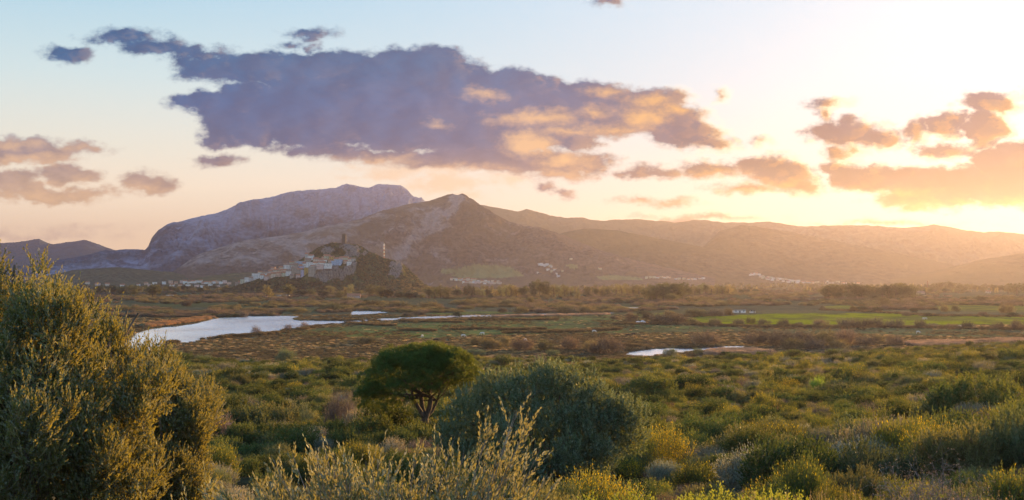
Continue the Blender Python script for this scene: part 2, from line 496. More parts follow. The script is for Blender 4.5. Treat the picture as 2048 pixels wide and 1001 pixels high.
def mountain(name, label, ridge, D, depth, base_py, mat, nu=420, nv=120, rough=0.10, gully=0.35, front_pow=1.15, jag=1.2,
             seed=1, rock_fn=None, field_fn=None, back=0.9, foot=None, cat='mountain'):
    """a real massif: the ridge stands at distance D, the front slope comes `depth` nearer, the back falls away behind"""
    u = np.linspace(ridge[0][0], ridge[-1][0], nu)
    rp = ridge_line(ridge, u)
    rp = rp - (fbm(u * 0.09, u * 0 + seed, 4, 0.6, seed) - 0.5) * jag * 2.2      # small jags on the skyline
    v = np.concatenate([np.linspace(0, 1, nv), 1 + np.linspace(0.06, 1, nv // 5) ** 1.2])     # 0 front foot, 1 ridge, 2 back foot
    U, Vv = np.meshgrid(u, v, indexing='ij')
    RP = np.repeat(rp[:, None], len(v), 1)
    Dm = D + (fbm(U * 0.004, U * 0 + 3.3, 3, 0.5, seed + 5) - 0.5) * depth * 0.35
    dist = np.where(Vv <= 1, Dm - depth * (1 - Vv), Dm + depth * back * (Vv - 1))
    ax, _ = px_dir(U, RP)
    Hr = CAMZ + px_dir(U, RP)[1] * Dm                      # ridge height
    x = ax * dist; y = dist
    t = np.where(Vv <= 1, Vv, 2 - Vv)
    prof = t ** front_pow
    H = Hr * prof
    edge = sstep(U, ridge[0][0], ridge[0][0] + 60) * sstep(U, ridge[-1][0], ridge[-1][0] - 60)
    s = 1.0 / (depth * 0.22)
    g = fbm(x * s, y * s * 0.55, 6, 0.55, seed + 11, True)
    d = (g - 0.62) * gully * Hr * np.clip(4 * t * (1 - t) * 0.9 + 0.05 * t, 0, 1)
    d2 = (fbm(x * s * 5, y * s * 5, 5, 0.6, seed + 23) - 0.5) * rough * Hr * np.minimum(1, (1 - np.minimum(t, 1)) * 9 + 0.06) * np.minimum(1, t * 6)
    Z = np.maximum(H + d + d2, -4 + 0 * H)
    # nothing in front may rise above the skyline
    _, pyv = project(x, y, Z)
    over = (pyv < RP + 0.2)
    Z = np.where(over & (np.abs(Vv - 1) > 1e-6), np.minimum(Z, CAMZ + px_dir(U, RP + 0.4)[1] * dist), Z)
    V = np.stack([x, y, Z], -1).reshape(-1, 3)
    o = mk(name, V, grid_faces(nu, len(v), True), mat, smooth=True)
    rk = np.zeros(V.shape[0]) if rock_fn is None else np.clip(rock_fn(U, Vv, pyv), 0, 1).ravel()
    a = o.data.attributes.new('rock', 'FLOAT', 'POINT'); a.data.foreach_set('value', rk.astype(np.float32))
    if field_fn is not None:
        a = o.data.attributes.new('field', 'FLOAT', 'POINT'); a.data.foreach_set('value', field_fn(U, pyv).ravel().astype(np.float32))
    tag(o, label, cat, kind='structure')
    return o, (U, Vv, x, y, Z, pyv)

def poly_mask(px, py, poly, soft=0.0):
    P = np.array(poly, float); x = np.asarray(px); y = np.asarray(py)
    ins = np.zeros(x.shape, bool)
    for (x1, y1), (x2, y2) in zip(P, np.roll(P, -1, 0)):
        c = ((y1 > y) != (y2 > y)) & (x < (x2 - x1) * (y - y1) / (y2 - y1 + 1e-12) + x1)
        ins ^= c
    return ins

FARBLUE = [(-400,540),(-250,512),(-120,495),(-40,490),(0,487),(40,484),(60,481),(78,479),(92,485),(105,490),(125,486),(150,484),(172,480),(186,485),(200,490),(228,500),(270,512),(330,530),(420,552)]
ALBO = [(20,548),(70,531),(108,522),(150,516),(180,510),(200,504),(212,501),(225,503),(250,500),(275,499),(290,500),(297,492),(303,477),(318,459),(332,450),(345,445),(358,443),(372,440),(400,432),(430,424),(450,418),(480,405),(500,400),(540,395),(570,387),(585,383),(620,379),(650,376),(668,374),(680,371),(694,368),(706,370),(720,373),(735,375),(755,371),(780,372),(800,372),(815,381),(828,394),(838,398),(842,396),(850,404),(880,420),(940,445),(1000,470),(1060,500),(1120,545)]
CENTRAL = [(330,556),(350,540),(380,520),(400,508),(440,495),(480,482),(520,478),(560,472),(600,465),(640,455),(690,445),(730,435),(770,420),(800,413),(840,404),(870,398),(893,391),(905,388),(916,390),(925,387),(934,392),(938,397),(948,402),(960,412),(980,422),(1000,434),(1020,444),(1050,452),(1080,455),(1100,462),(1130,470),(1160,483),(1200,500),(1250,515),(1300,528),(1340,537),(1380,546),(1430,555)]
RIGHTFAR = [(880,440),(940,414),(960,411),(985,415),(1010,420),(1035,424),(1052,419),(1075,425),(1100,432),(1130,437),(1165,436),(1185,440),(1205,441),(1240,438),(1290,441),(1330,442),(1350,445),(1390,441),(1410,440),(1450,446),(1500,446),(1540,444),(1600,453),(1650,452),(1720,451),(1780,455),(1820,456),(1850,452),(1870,450),(1900,456),(1940,463),(1970,465),(2000,464),(2048,468),(2120,470),(2250,474),(2400,482),(2600,500)]
RIGHTMID = [(1040,500),(1100,474),(1140,462),(1180,457),(1240,462),(1300,474),(1380,489),(1450,504),(1520,520),(1600,540),(1660,554)]
RIGHTSPUR = [(1400,500),(1440,462),(1480,450),(1540,457),(1600,468),(1700,488),(1800,508),(1900,528),(2000,544),(2090,556)]
RIGHTNEAR = [(1780,557),(1840,548),(1900,535),(1960,520),(2048,506),(2150,494),(2300,488),(2500,500)]
GREENLOW = [(20,566),(70,557),(110,548),(150,540),(190,537),(240,535),(290,540),(340,544),(380,553),(410,560)]
GREENLOW2 = [(370,562),(400,555),(430,551),(470,546),(510,545),(560,552),(640,562)]

lime = (0.46, 0.42, 0.40)
mt_blue = rock_material('far_blue_slope', (0.04, 0.06, 0.085), (0.20, 0.19, 0.19), 0.1, 0.6, 0.002)  # scrub colour blued to carry the tint of distant air
mt_albo = rock_material('limestone_massif', (0.036, 0.052, 0.076), (0.245, 0.265, 0.335), -0.02, 0.55, 0.006)  # blue of haze and sky light mixed into rock and scrub colours
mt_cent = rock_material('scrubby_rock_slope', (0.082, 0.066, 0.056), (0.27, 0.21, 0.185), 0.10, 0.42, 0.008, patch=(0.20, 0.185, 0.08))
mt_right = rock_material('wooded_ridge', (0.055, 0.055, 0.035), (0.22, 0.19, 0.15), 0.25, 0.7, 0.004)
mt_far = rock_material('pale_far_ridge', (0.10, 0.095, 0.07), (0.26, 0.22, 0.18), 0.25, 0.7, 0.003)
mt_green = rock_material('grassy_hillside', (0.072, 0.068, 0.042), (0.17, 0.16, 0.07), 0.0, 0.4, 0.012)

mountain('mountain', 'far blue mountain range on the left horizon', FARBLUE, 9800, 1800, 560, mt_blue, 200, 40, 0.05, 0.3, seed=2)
def albo_rock(U, v, py):
    top = ridge_line(ALBO, U)
    k = sstep(py - top, 110, 10) * 0.55 * sstep(U, 280, 420)
    k = k + 0.55 * sstep(np.abs(U - 780), 150, 30) * sstep(py - top, 70, 12)
    k = k + 0.25 * sstep(U, 330, 290) * sstep(np.abs(py - top - 28), 22, 4)
    return k + 0.08
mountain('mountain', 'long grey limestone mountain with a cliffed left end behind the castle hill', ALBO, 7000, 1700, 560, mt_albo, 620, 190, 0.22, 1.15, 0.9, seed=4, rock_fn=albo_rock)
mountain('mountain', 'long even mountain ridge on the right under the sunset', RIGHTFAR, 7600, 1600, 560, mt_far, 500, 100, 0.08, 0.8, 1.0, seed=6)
_, SPURS = mountain('mountain', 'lower wooded ridge in front of the long right hand ridge', RIGHTSPUR, 6500, 1000, 560, mt_right, 260, 60, 0.05, 0.35, 1.0, seed=8)
_, MIDS = mountain('mountain', 'wooded shoulder just right of the pyramid shaped hill', RIGHTMID, 5900, 900, 560, mt_right, 260, 60, 0.07, 0.4, 1.0, seed=9)
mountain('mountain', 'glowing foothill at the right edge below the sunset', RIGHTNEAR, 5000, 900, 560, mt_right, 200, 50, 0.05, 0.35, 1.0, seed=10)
FIELD_POLYS = [[(905,552),(925,533),(950,529),(985,530),(1020,534),(1040,545),(1048,553),(1010,556),(960,557),(920,557)],
               [(878,540),(900,537),(920,536),(915,545),(890,549)],
               [(1195,553),(1230,550),(1280,556),(1290,561),(1200,560)],[(1130,530),(1150,528),(1160,537),(1140,538)]]
def cent_rock(U, v, py):
    top = ridge_line(CENTRAL, U)
    k = 0.14 * sstep(U, 960, 860) + 0.06
    k = k + 0.34 * sstep(np.abs(py - (418 + (908 - U) * 0.78) + (fbm(U * .03, py * .03, 3, .5, 71) - .5) * 50), 24, 3) * sstep(U, 760, 820) * sstep(U, 925, 905)   # rock rib down from the summit
    k = k + 0.5 * sstep(np.abs(U - 912) + np.abs(py - 395), 26, 8)
    k = k + 0.18 * sstep(U, 700, 500) * sstep(py, 560, 520)
    return k - 0.35 * sstep(py, 525, 552)
def cent_field(U, py):
    f = np.zeros(U.shape)
    for p in FIELD_POLYS: f = np.maximum(f, poly_mask(U + (vnoise(U * .2, py * .5, 3) - .5) * 10, py, p) * 1.0)
    return f
_, CENT = mountain('mountain', 'pyramid shaped brown hill with a rocky summit behind the castle hill', CENTRAL, 5000, 1500, 560, mt_cent, 640, 240, 0.17, 0.95, 1.25, seed=12, rock_fn=cent_rock, field_fn=cent_field)
_, LOWS = mountain('hill', 'low green hill left of the castle hill', GREENLOW, 3900, 600, 570, mt_green, 200, 50, 0.10, 0.3, 0.9, 0.8, seed=14, cat='hill')
_, LOWS2 = mountain('hill', 'low dark green rise just left of the village', GREENLOW2, 3500, 500, 570, mt_green, 120, 40, 0.10, 0.3, 0.9, 0.8, seed=15, cat='hill')

# ------------------------------------------------------------------ ground
PROFILE_D = np.array([-60, -10, 0, 3, 8, 15, 28, 45, 80, 130, 200, 290, 384, 415, 440, 1e6])
PROFILE_Z = np.array([29.5, 28.6, 28.3, 28.0, 27.2, 26.2, 24.0, 21.5, 18.6, 14.9, 10.8, 5.9, 1.6, 0.3, 0.0, 0.0])
def slope_scale(x, y):
    a = np.clip(x / np.maximum(y, 40.0), -0.6, 0.6)
    return np.interp(a, [-0.6, -0.32, -0.1, 0.17, 0.30, 0.47, 0.6], [0.86, 0.90, 0.93, 0.94, 1.0, 1.24, 1.3])
def ground_z(x, y, rough=True):
    x = np.asarray(x, float); y = np.asarray(y, float)
    d = y / slope_scale(x, y)
    z = np.interp(d, PROFILE_D, PROFILE_Z)
    if rough:
        w = sstep(z, 0.2, 3.0) * sstep(y, 20, 90)
        z = z + w * ((fbm(x * 0.02, y * 0.012, 3, 0.5, 31) - 0.5) * 3.2 + (fbm(x * 0.09, y * 0.07, 3, 0.5, 32) - 0.5) * 0.8)
        z = z + (fbm(x * 0.05, y * 0.03, 3, 0.5, 33) - 0.5) * 0.35 * sstep(y, 300, 420)
    return z
def hit(px, py):
    """where the ray through a photo pixel meets the ground"""
    a, b = px_dir(px, py)
    ds = np.geomspace(2.0, 30000, 4000)
    g = CAMZ + b * ds - ground_z(a * ds, ds, False)
    i = int(np.argmax(g < 0))
    if g[i] >= 0: i = len(ds) - 1
    d0, d1 = ds[max(i - 1, 0)], ds[i]
    for _ in range(25):
        dm = 0.5 * (d0 + d1)
        if CAMZ + b * dm - float(ground_z(a * dm, dm, False)) < 0: d1 = dm
        else: d0 = dm
    d = 0.5 * (d0 + d1)
    return float(a * d), float(d), float(ground_z(a * d, d))
def plain_xy(pts, z=0.0):
    out = []
    for px, py in pts:
        a, b = px_dir(px, py); d = (z - CAMZ) / b; out.append((float(a * d), float(d)))
    return out

RIVER = [(240,700),(270,668),(300,659),(330,655),(362,652),(385,649),(402,645),(420,640),(434,637),(460,635),(500,633),(545,632),(585,632.2),(600,634),(584,637.5),(590,641),(620,641.5),(660,642),(700,642),(735,640),(765,637.5),(800,636),(845,634),(900,632.2),(940,630.6),(985,631.0),(1040,629),(1090,628),(1150,627),(1200,626),(1228,625.6),(1228,627),(1180,628.6),(1120,629.6),(1060,631),(1000,632.5),(950,634),(900,636),(850,638),(800,640),(750,642),(710,644),(680,646.5),(650,649),(622,653),(600,656),(572,658),(556,663),(530,666),(500,668),(470,671),(442,675),(425,678),(405,679.5),(386,684),(372,686.5),(350,684.5),(335,687),(318,693),(300,702)]
INLET = [(699,630.2),(703,627),(700,624.5),(706,622.8),(725,622),(750,622.3),(772,624.2),(778,625.6),(755,627.2),(735,628.6),(716,630)]
POND = [(1250,711),(1256,706),(1268,702),(1290,699.5),(1318,697.5),(1345,696.5),(1372,697),(1400,696),(1430,694),(1462,692.4),(1490,692.2),(1484,696),(1455,698),(1432,700.5),(1405,702),(1380,704),(1352,707),(1325,710),(1290,713)]
POOL = [(1238,617.4),(1250,615.6),(1270,615.2),(1286,616),(1278,617.6),(1255,618.2)]
def water_noise_outline(pts, n=6, amp=0.5, seed=0):
    P = np.array(pts, float); out = []
    for k in range(len(P)):
        a, b = P[k], P[(k + 1) % len(P)]
        m = max(2, int(np.hypot(*(b - a)) / n))
        for i in range(m):
            q = a + (b - a) * i / m
            j = (vnoise(np.array([q[0] * 0.35]), np.array([q[1] * 1.7]), seed)[0] - 0.5) * amp * 2
            out.append((q[0] + 2 * j, q[1] + j))
    return out
WATERS = [('river', 'pale silvery river winding across the marsh', water_noise_outline(RIVER, 8, 0.6, 1)),
          ('river_inlet', 'small river inlet behind the reed island', water_noise_outline(INLET, 6, 0.4, 2)),
          ('pond', 'bright pond at the foot of the green slope', water_noise_outline(POND, 7, 0.5, 3)),
          ('pool', 'thin far pool among the marsh bushes', water_noise_outline(POOL, 6, 0.2, 4))]

FIELDS = [  # fields on the plain: outline in photo pixels, colour, strength
 ([(1380,640),(1400,634),(1480,630),(1560,627),(1700,627),(1900,629),(2120,630),(2120,652),(1950,651),(1800,652),(1650,651),(1520,650),(1420,648)], (0.205,0.20,0.010), 1.0),
 ([(1640,612),(1700,611),(1720,616),(1690,619),(1650,619)], (0.175,0.175,0.02), .9),
 ([(1860,613),(1960,610),(2120,610),(2120,626),(1960,624),(1880,622)], (0.16,0.16,0.02), .85),
 ([(555,668),(600,662),(690,654),(760,648),(900,642),(1050,634),(1226,628.5),(1234,640),(1262,648),(1330,651),(1480,655),(1500,664),(1320,666),(1100,668),(960,672),(860,678),(760,676),(660,674)], (0.12,0.125,0.042), .95),
 ([(560,672),(640,664),(740,666),(860,668),(860,674),(700,674)], (0.15,0.16,0.035), .8),
 ([(1480,660),(1720,658),(2120,655),(2120,676),(1900,674),(1720,668),(1560,668)], (0.11,0.112,0.047), .9),
 ([(1250,656),(1480,660),(1560,668),(1480,690),(1300,690),(1240,674)], (0.085,0.075,0.042), .7),
 ([(1480,700),(1560,690),(1750,688),(2120,684),(2120,700),(1700,712),(1520,712)], (0.125,0.095,0.085), .9),
 ([(300,612),(420,606),(540,604),(540,610),(430,614),(320,618)], (0.07,0.075,0.035), .7),
 ([(860,627),(960,624),(1060,624),(1010,628),(900,630)], (0.14,0.15,0.035), .8),
 ([(1270,628),(1340,626),(1330,632),(1280,633)], (0.15,0.16,0.03), .8),
 ([(300,650),(420,633),(430,637),(360,648)], (0.09,0.10,0.04), .8),
 ([(1480,622),(1700,620),(2120,621),(2120,629),(1700,626),(1480,627)], (0.12,0.105,0.05), .8),
 ([(700,580),(830,578),(860,586),(720,590)], (0.17,0.13,0.08), .6), ([(1900,606),(2120,604),(2120,610),(1900,609)], (0.17,0.13,0.06), .7),
]
def build_ground():
    # rings follow the perspective: fine in the view, coarse behind the viewer
    pys = np.concatenate([np.arange(1150, 720, -2.4), np.arange(720, 600, -0.62), np.arange(600, 566, -0.4), np.arange(566, 558.5, -0.6)])
    a, b = px_dir(1024.0, pys)
    d = np.maximum.accumulate(np.array([hit(1024.0, p)[1] for p in pys]))
    d = np.concatenate([np.linspace(0.6, d[0] * 0.97, 14), d, [26000, 45000]])
    d = d[np.concatenate([[True], np.diff(d) > 1e-3])]
    thin = np.arctan((np.linspace(-80, 2130, 1100) - 1024) / FPX)
    side = np.linspace(0, 1, 30)[1:] ** 1.5
    th = np.concatenate([thin[0] - side[::-1] * (math.pi + thin[0]) * 0.999, thin, thin[-1] + side * (math.pi - thin[-1]) * 0.999])
    TH, DD = np.meshgrid(th, d, indexing='ij')
    rad = DD / np.maximum(np.cos(np.clip(TH, -1.0, 1.0)), 0.5)
    x = rad * np.sin(TH); y = rad * np.cos(TH)
    z = ground_z(x, y)
    px, py = project(x, np.maximum(y, 0.5), z * 0)          # chart of the plain
    vis = y > 200
    wet = np.zeros(x.shape, bool)
    for _, _, poly in WATERS: wet |= poly_mask(px, py, poly) & vis
    z = np.where(wet, -0.9, z)
    # base colours of the land
    n1 = fbm(x * 0.010, y * 0.006, 5, 0.55, 41); n2 = fbm(x * 0.06, y * 0.03, 4, 0.55, 42); n3 = fbm(x * 0.002, y * 0.0016, 4, .5, 43)
    C = np.zeros(x.shape + (3,))
    far = np.array([0.075, 0.072, 0.042]); marsh = np.array([0.105, 0.086, 0.055]); scrub = np.array([0.036, 0.032, 0.018])
    k = sstep(y, 1500, 600)[..., None]
    C[:] = far * (1 - k) + marsh * k
    C *= (0.72 + 0.56 * n2)[..., None]
    g = sstep(n1, 0.50, 0.68)[..., None] * 0.5
    C = C * (1 - g) + np.array([0.085, 0.085, 0.036]) * g
    for poly, col, s in FIELDS:
        m = poly_mask(px + (n1 - .5) * 60, py + (n2 - .5) * 3.0, poly) & vis
        mm = (m * s * (0.62 + 0.38 * sstep(fbm(x * .006, y * .05, 4, .55, 47), .36, .56)))[..., None] * (0.55 + 0.45 * sstep(n2, .3, .6))[..., None]
        C = C * (1 - mm) + np.array(col) * (0.75 + 0.5 * n2)[..., None] * mm
    hillm = sstep(ground_z(x, y, False), 0.05, 0.9)[..., None]
    C = C * (1 - hillm) + scrub * (0.6 + 0.8 * n2)[..., None] * hillm
    o = mk('ground', np.stack([x, y, z], -1).reshape(-1, 3), grid_faces(len(th), len(d)), None, smooth=True)
    vcol(o, 'land', C.reshape(-1, 3))
    m, t, out = material('marsh_land')
    base = t.n('ShaderNodeVertexColor', layer_name='land').outputs[0]
    p = t.n('ShaderNodeNewGeometry').outputs['Position']
    a1 = t.noise(p, 0.55, 5, 0.65); a2 = t.noise(t.v('MULTIPLY', p, (1, .5, 1)), 0.12, 4, 0.6)
    col = t.mix(1.0, base, t.mix(t.ss(a1, 0.3, 0.7), (0.62, 0.60, 0.58), (1.3, 1.3, 1.25)), 'MULTIPLY')
    col = t.mix(1.0, col, t.mix(t.ss(a2, 0.3, 0.7), (0.82, 0.8, 0.8), (1.15, 1.15, 1.1)), 'MULTIPLY')
    principled(t, out, col, 1.0, 0.0, bump(t, t.m('ADD', a1, a2), 0.7, 0.5))
    o.data.materials.append(m)
    return tag(o, 'marsh plain and scrubby slope', 'ground', kind='structure')
GROUND = build_ground()

m_water, t, out = material('river_water')
p = t.n('ShaderNodeNewGeometry').outputs['Position']
h = t.noise(t.v('MULTIPLY', p, (1.0, 0.45, 1)), 0.8, 4, 0.6)
h2 = t.noise(t.v('MULTIPLY', p, (0.02, 0.012, 1)), 1.0, 3, 0.5)
principled(t, out, (0.92, 0.93, 0.95), t.lin(h2, 0.3, 0.7, 0.14, 0.22), 0.6, bump(t, h, 0.55, 0.5), IOR=1.6, Metallic=0.85)
for nm, lb, poly in WATERS:
    P = plain_xy(poly, -0.12)
    tris = tessellate_polygon([[Vector((x, y, 0)) for x, y in P]])
    V = np.array([(x, y, -0.12) for x, y in P])
    T = []
    for tr in tris:
        A = V[list(tr)]
        nz = np.cross(A[1] - A[0], A[2] - A[0])[2]
        T.append(tr if nz > 0 else tr[::-1])
    tag(mk(nm, V, np.array(T), m_water), lb, 'water', kind='structure')

# ------------------------------------------------------------------ the evening haze
def build_haze():
    x0, x1, y0, y1, z0, z1 = -7500, 7500, -300, 12500, -6, 640
    V = [(x, y, z) for z in (z0, z1) for y in (y0, y1) for x in (x0, x1)]
    F = [[0, 2, 3, 1], [4, 5, 7, 6], [0, 1, 5, 4], [2, 6, 7, 3], [0, 4, 6, 2], [1, 3, 7, 5]]
    m, t, out = material('evening_haze')
    v = t.n('ShaderNodeVolumePrincipled')
    v.inputs['Color'].default_value = (0.275, 0.245, 0.338, 1)
    v.inputs['Density'].default_value = HAZE_DENSITY
    v.inputs['Anisotropy'].default_value = 0.60
    t.link(v.outputs[0], out.inputs[1])
    o = mk('haze', V, np.array(F), m)
    tag(o, 'thin warm evening haze over the whole valley', 'haze', kind='stuff')
HAZE_DENSITY = 6.0e-5
build_haze()

# ------------------------------------------------------------------ foliage
def unit(a): return a / (np.linalg.norm(a, axis=-1, keepdims=True) + 1e-9)
def leaf_material(name, top, under=None, trans=None, tfac=0.38, rough=0.65, spec=0.14, flower=None, ff=0.06, var=0.5, hue=0.25):
    """leaf blades: each blade and each plant a little different, light coming through the blade"""
    m, t, o = material(name)
    under = under or tuple(c * 1.5 + 0.01 for c in top)
    trans = trans or (top[0] * 2.0 + .02, top[1] * 1.7 + .015, top[2] * 0.9)
    g = t.n('ShaderNodeNewGeometry')
    oi = t.n('ShaderNodeObjectInfo')
    r = g.outputs['Random Per Island']
    a = t.mix(r, tuple(c * (1 - var) for c in top), tuple(c * (1 + var) for c in top))
    a = t.mix(g.outputs['Backfacing'], a, under)
    tint = t.mix(oi.outputs['Random'], (1 - hue, 1 - hue * .5, 1 - hue * .3), (1 + hue * 1.3, 1 + hue * .6, 1 + hue * .1))
    lum = t.m('FRACT', t.m('MULTIPLY', oi.outputs['Random'], 37.7))
    lum = t.lin(lum, 0.0, 1.0, 1 - hue * 1.5, 1 + hue * 1.3)
    tint = t.v('MULTIPLY', tint, t.xyz(lum, lum, lum))
    a = t.mix(1.0, a, tint, 'MULTIPLY')
    tr = t.mix(1.0, trans, tint, 'MULTIPLY')
    # older and younger growth: patches a hand or two wide
    pn = t.noise(t.n('ShaderNodeTexCoord').outputs['Object'], 3.2, 2, .6)
    age = t.lin(pn, .32, .68, .55, 1.5)
    a = t.v('MULTIPLY', a, t.xyz(age, age, age))
    if flower:
        k = t.m('GREATER_THAN', r, 1 - ff)
        a = t.mix(k, a, flower); tr = t.mix(k, tr, tuple(c * 0.8 for c in flower))
    b = t.n('ShaderNodeBsdfPrincipled')
    t.put(b.inputs['Base Color'], a); b.inputs['Roughness'].default_value = rough; b.inputs['Specular IOR Level'].default_value = spec
    tl = t.n('ShaderNodeBsdfTranslucent'); t.put(tl.inputs[0], tr)
    mx = t.n('ShaderNodeMixShader'); mx.inputs[0].default_value = tfac
    t.link(b.outputs[0], mx.inputs[1]); t.link(tl.outputs[0], mx.inputs[2]); t.link(mx.outputs[0], o.inputs[0])
    return m
def bark_material(name, col, scale=14):
    m, t, o = material(name)
    p = t.n('ShaderNodeTexCoord').outputs['Object']
    n = t.noise(t.v('MULTIPLY', p, (1, 1, .25)), scale, 5, .65)
    principled(t, o, t.mix(t.ss(n, .3, .7), tuple(c * .45 for c in col), tuple(c * 1.3 for c in col)), .9, .15, bump(t, n, .8, .03))
    return m

def leaves(P, D, L, Wd, g, droop=0.0):
    """flat pointed blades, one quad each"""
    n = len(P)
    D = unit(D)
    side = unit(np.cross(D, unit(g.normal(size=(n, 3)))))
    L = np.broadcast_to(L, (n,))[:, None]; Wd = np.broadcast_to(Wd, (n,))[:, None]
    mid = P + D * L * .48 + np.array([0, 0, -1]) * L * droop * .2
    V = np.stack([P, mid + side * Wd * .5, P + D * L + np.array([0, 0, -1]) * L * droop * .5, mid - side * Wd * .5], 1).reshape(-1, 3)
    return V, np.arange(4 * n).reshape(n, 4)
def ribbons(P, Q, w, g):
    """thin twigs as narrow blades from P to Q"""
    n = len(P); d = Q - P
    side = unit(np.cross(d, g.normal(size=(n, 3)))) * (np.broadcast_to(w, (n,))[:, None] * .5)
    V = np.stack([P - side, P + side, Q + side * .4, Q - side * .4], 1).reshape(-1, 3)
    return V, np.arange(4 * n).reshape(n, 4)
def shoots(P, D, length, nl, L, Wd, g, ang=0.75, curve=0.15, up=0.3, start=0.12):
    """leafy shoots: nl blades in turn along each shoot; returns (leaf V,F), (twig P,Q)"""
    n = len(P); D = unit(D)
    length = np.broadcast_to(length, (n,))
    t = (np.linspace(start, 1, nl)[None] + g.uniform(-.03, .03, (n, nl)))
    C = np.array([0, 0, 1.0]) * curve
    pos = P[:, None] + D[:, None] * (length[:, None] * t)[..., None] + C * (length[:, None] * t ** 2)[..., None]
    A = unit(np.cross(D, unit(g.normal(size=(n, 3))))); B = np.cross(D, A)
    ph = np.arange(nl)[None] * 2.4 + g.uniform(0, 6.28, (n, 1)) + g.normal(0, .4, (n, nl))
    an = ang * (1.15 - .65 * t) * g.uniform(.6, 1.3, (n, nl))
    rad = A[:, None] * np.cos(ph)[..., None] + B[:, None] * np.sin(ph)[..., None]
    ld = D[:, None] * np.cos(an)[..., None] + rad * np.sin(an)[..., None] + np.array([0, 0, up])
    sz = g.uniform(.65, 1.2, (n, nl)) * (1.1 - .35 * t)
    V, F = leaves(pos.reshape(-1, 3), ld.reshape(-1, 3), (sz * L).ravel(), (sz * Wd).ravel(), g)
    tip = P + D * length[:, None] * .95 + C * length[:, None] * .9
    return (V, F), (P, tip)
def dome_points(lumps, n, g, inner=0.55, zmin=0.0):
    """points in the outer shell of a heap of ellipsoids; also the outward direction"""
    Lm = np.array(lumps, float)                       # cx cy cz rx ry rz
    w = (Lm[:, 3] * Lm[:, 5]) ** 1.0; w /= w.sum()
    out, dirs = [], []
    need = n
    while need > 0:
        k = g.choice(len(Lm), need * 3, p=w)
        d = unit(g.normal(size=(len(k), 3)))
        r = g.uniform(inner ** 3, 1, len(k)) ** (1 / 3)
        p = Lm[k, :3] + d * r[:, None] * Lm[k, 3:6]
        q = np.min(np.linalg.norm((p[:, None] - Lm[None, :, :3]) / Lm[None, :, 3:6], axis=2) + 1e3 * (np.arange(len(Lm))[None] == k[:, None]), axis=1)
        ok = (p[:, 2] > zmin) & (q > inner * .9)
        p, dd = p[ok][:need], unit(d[ok][:need] / Lm[k[ok][:need], 3:6])
        out.append(p); dirs.append(dd); need -= len(p)
    return np.concatenate(out), np.concatenate(dirs)
def join(*vf):
    V, F, n = [], [], 0
    for v, f in vf:
        V.append(v); F.append(f + n); n += len(v)
    return np.concatenate(V), np.concatenate(F)
def shrub_mesh(seed, lumps, nsh, nl, L, Wd, sl, up=0.5, rnd=0.4, ang=.75, inner=.5, twig=.006, zmin=0.02, lup=.2):
    g = np.random.default_rng(seed)
    P, d = dome_points(lumps, nsh, g, inner, zmin)
    D = d * .75 + np.array([0, 0, up]) + g.normal(0, rnd, P.shape)
    ln = sl * g.uniform(.6, 1.35, nsh)
    lv, (a, b) = shoots(P - unit(D) * ln[:, None] * .5, D, ln, nl, L, Wd, g, ang, .1, lup)
    return lv, ribbons(a, b, twig, g)
def lump_heap(seed, rad, h, n=13):
    g = np.random.default_rng(seed)
    out = [(0, 0, h * .38, rad * .60, rad * .60, h * .44)]
    for i in range(n):
        a = g.uniform(0, 6.28); q = rad * g.uniform(.3, .72); s = g.uniform(.20, .44)
        out.append((q * math.cos(a), q * math.sin(a), h * g.uniform(.25, .72) * (1.05 - .4 * q / rad), rad * s, rad * s, h * s * g.uniform(.7, 1.0)))
    return out

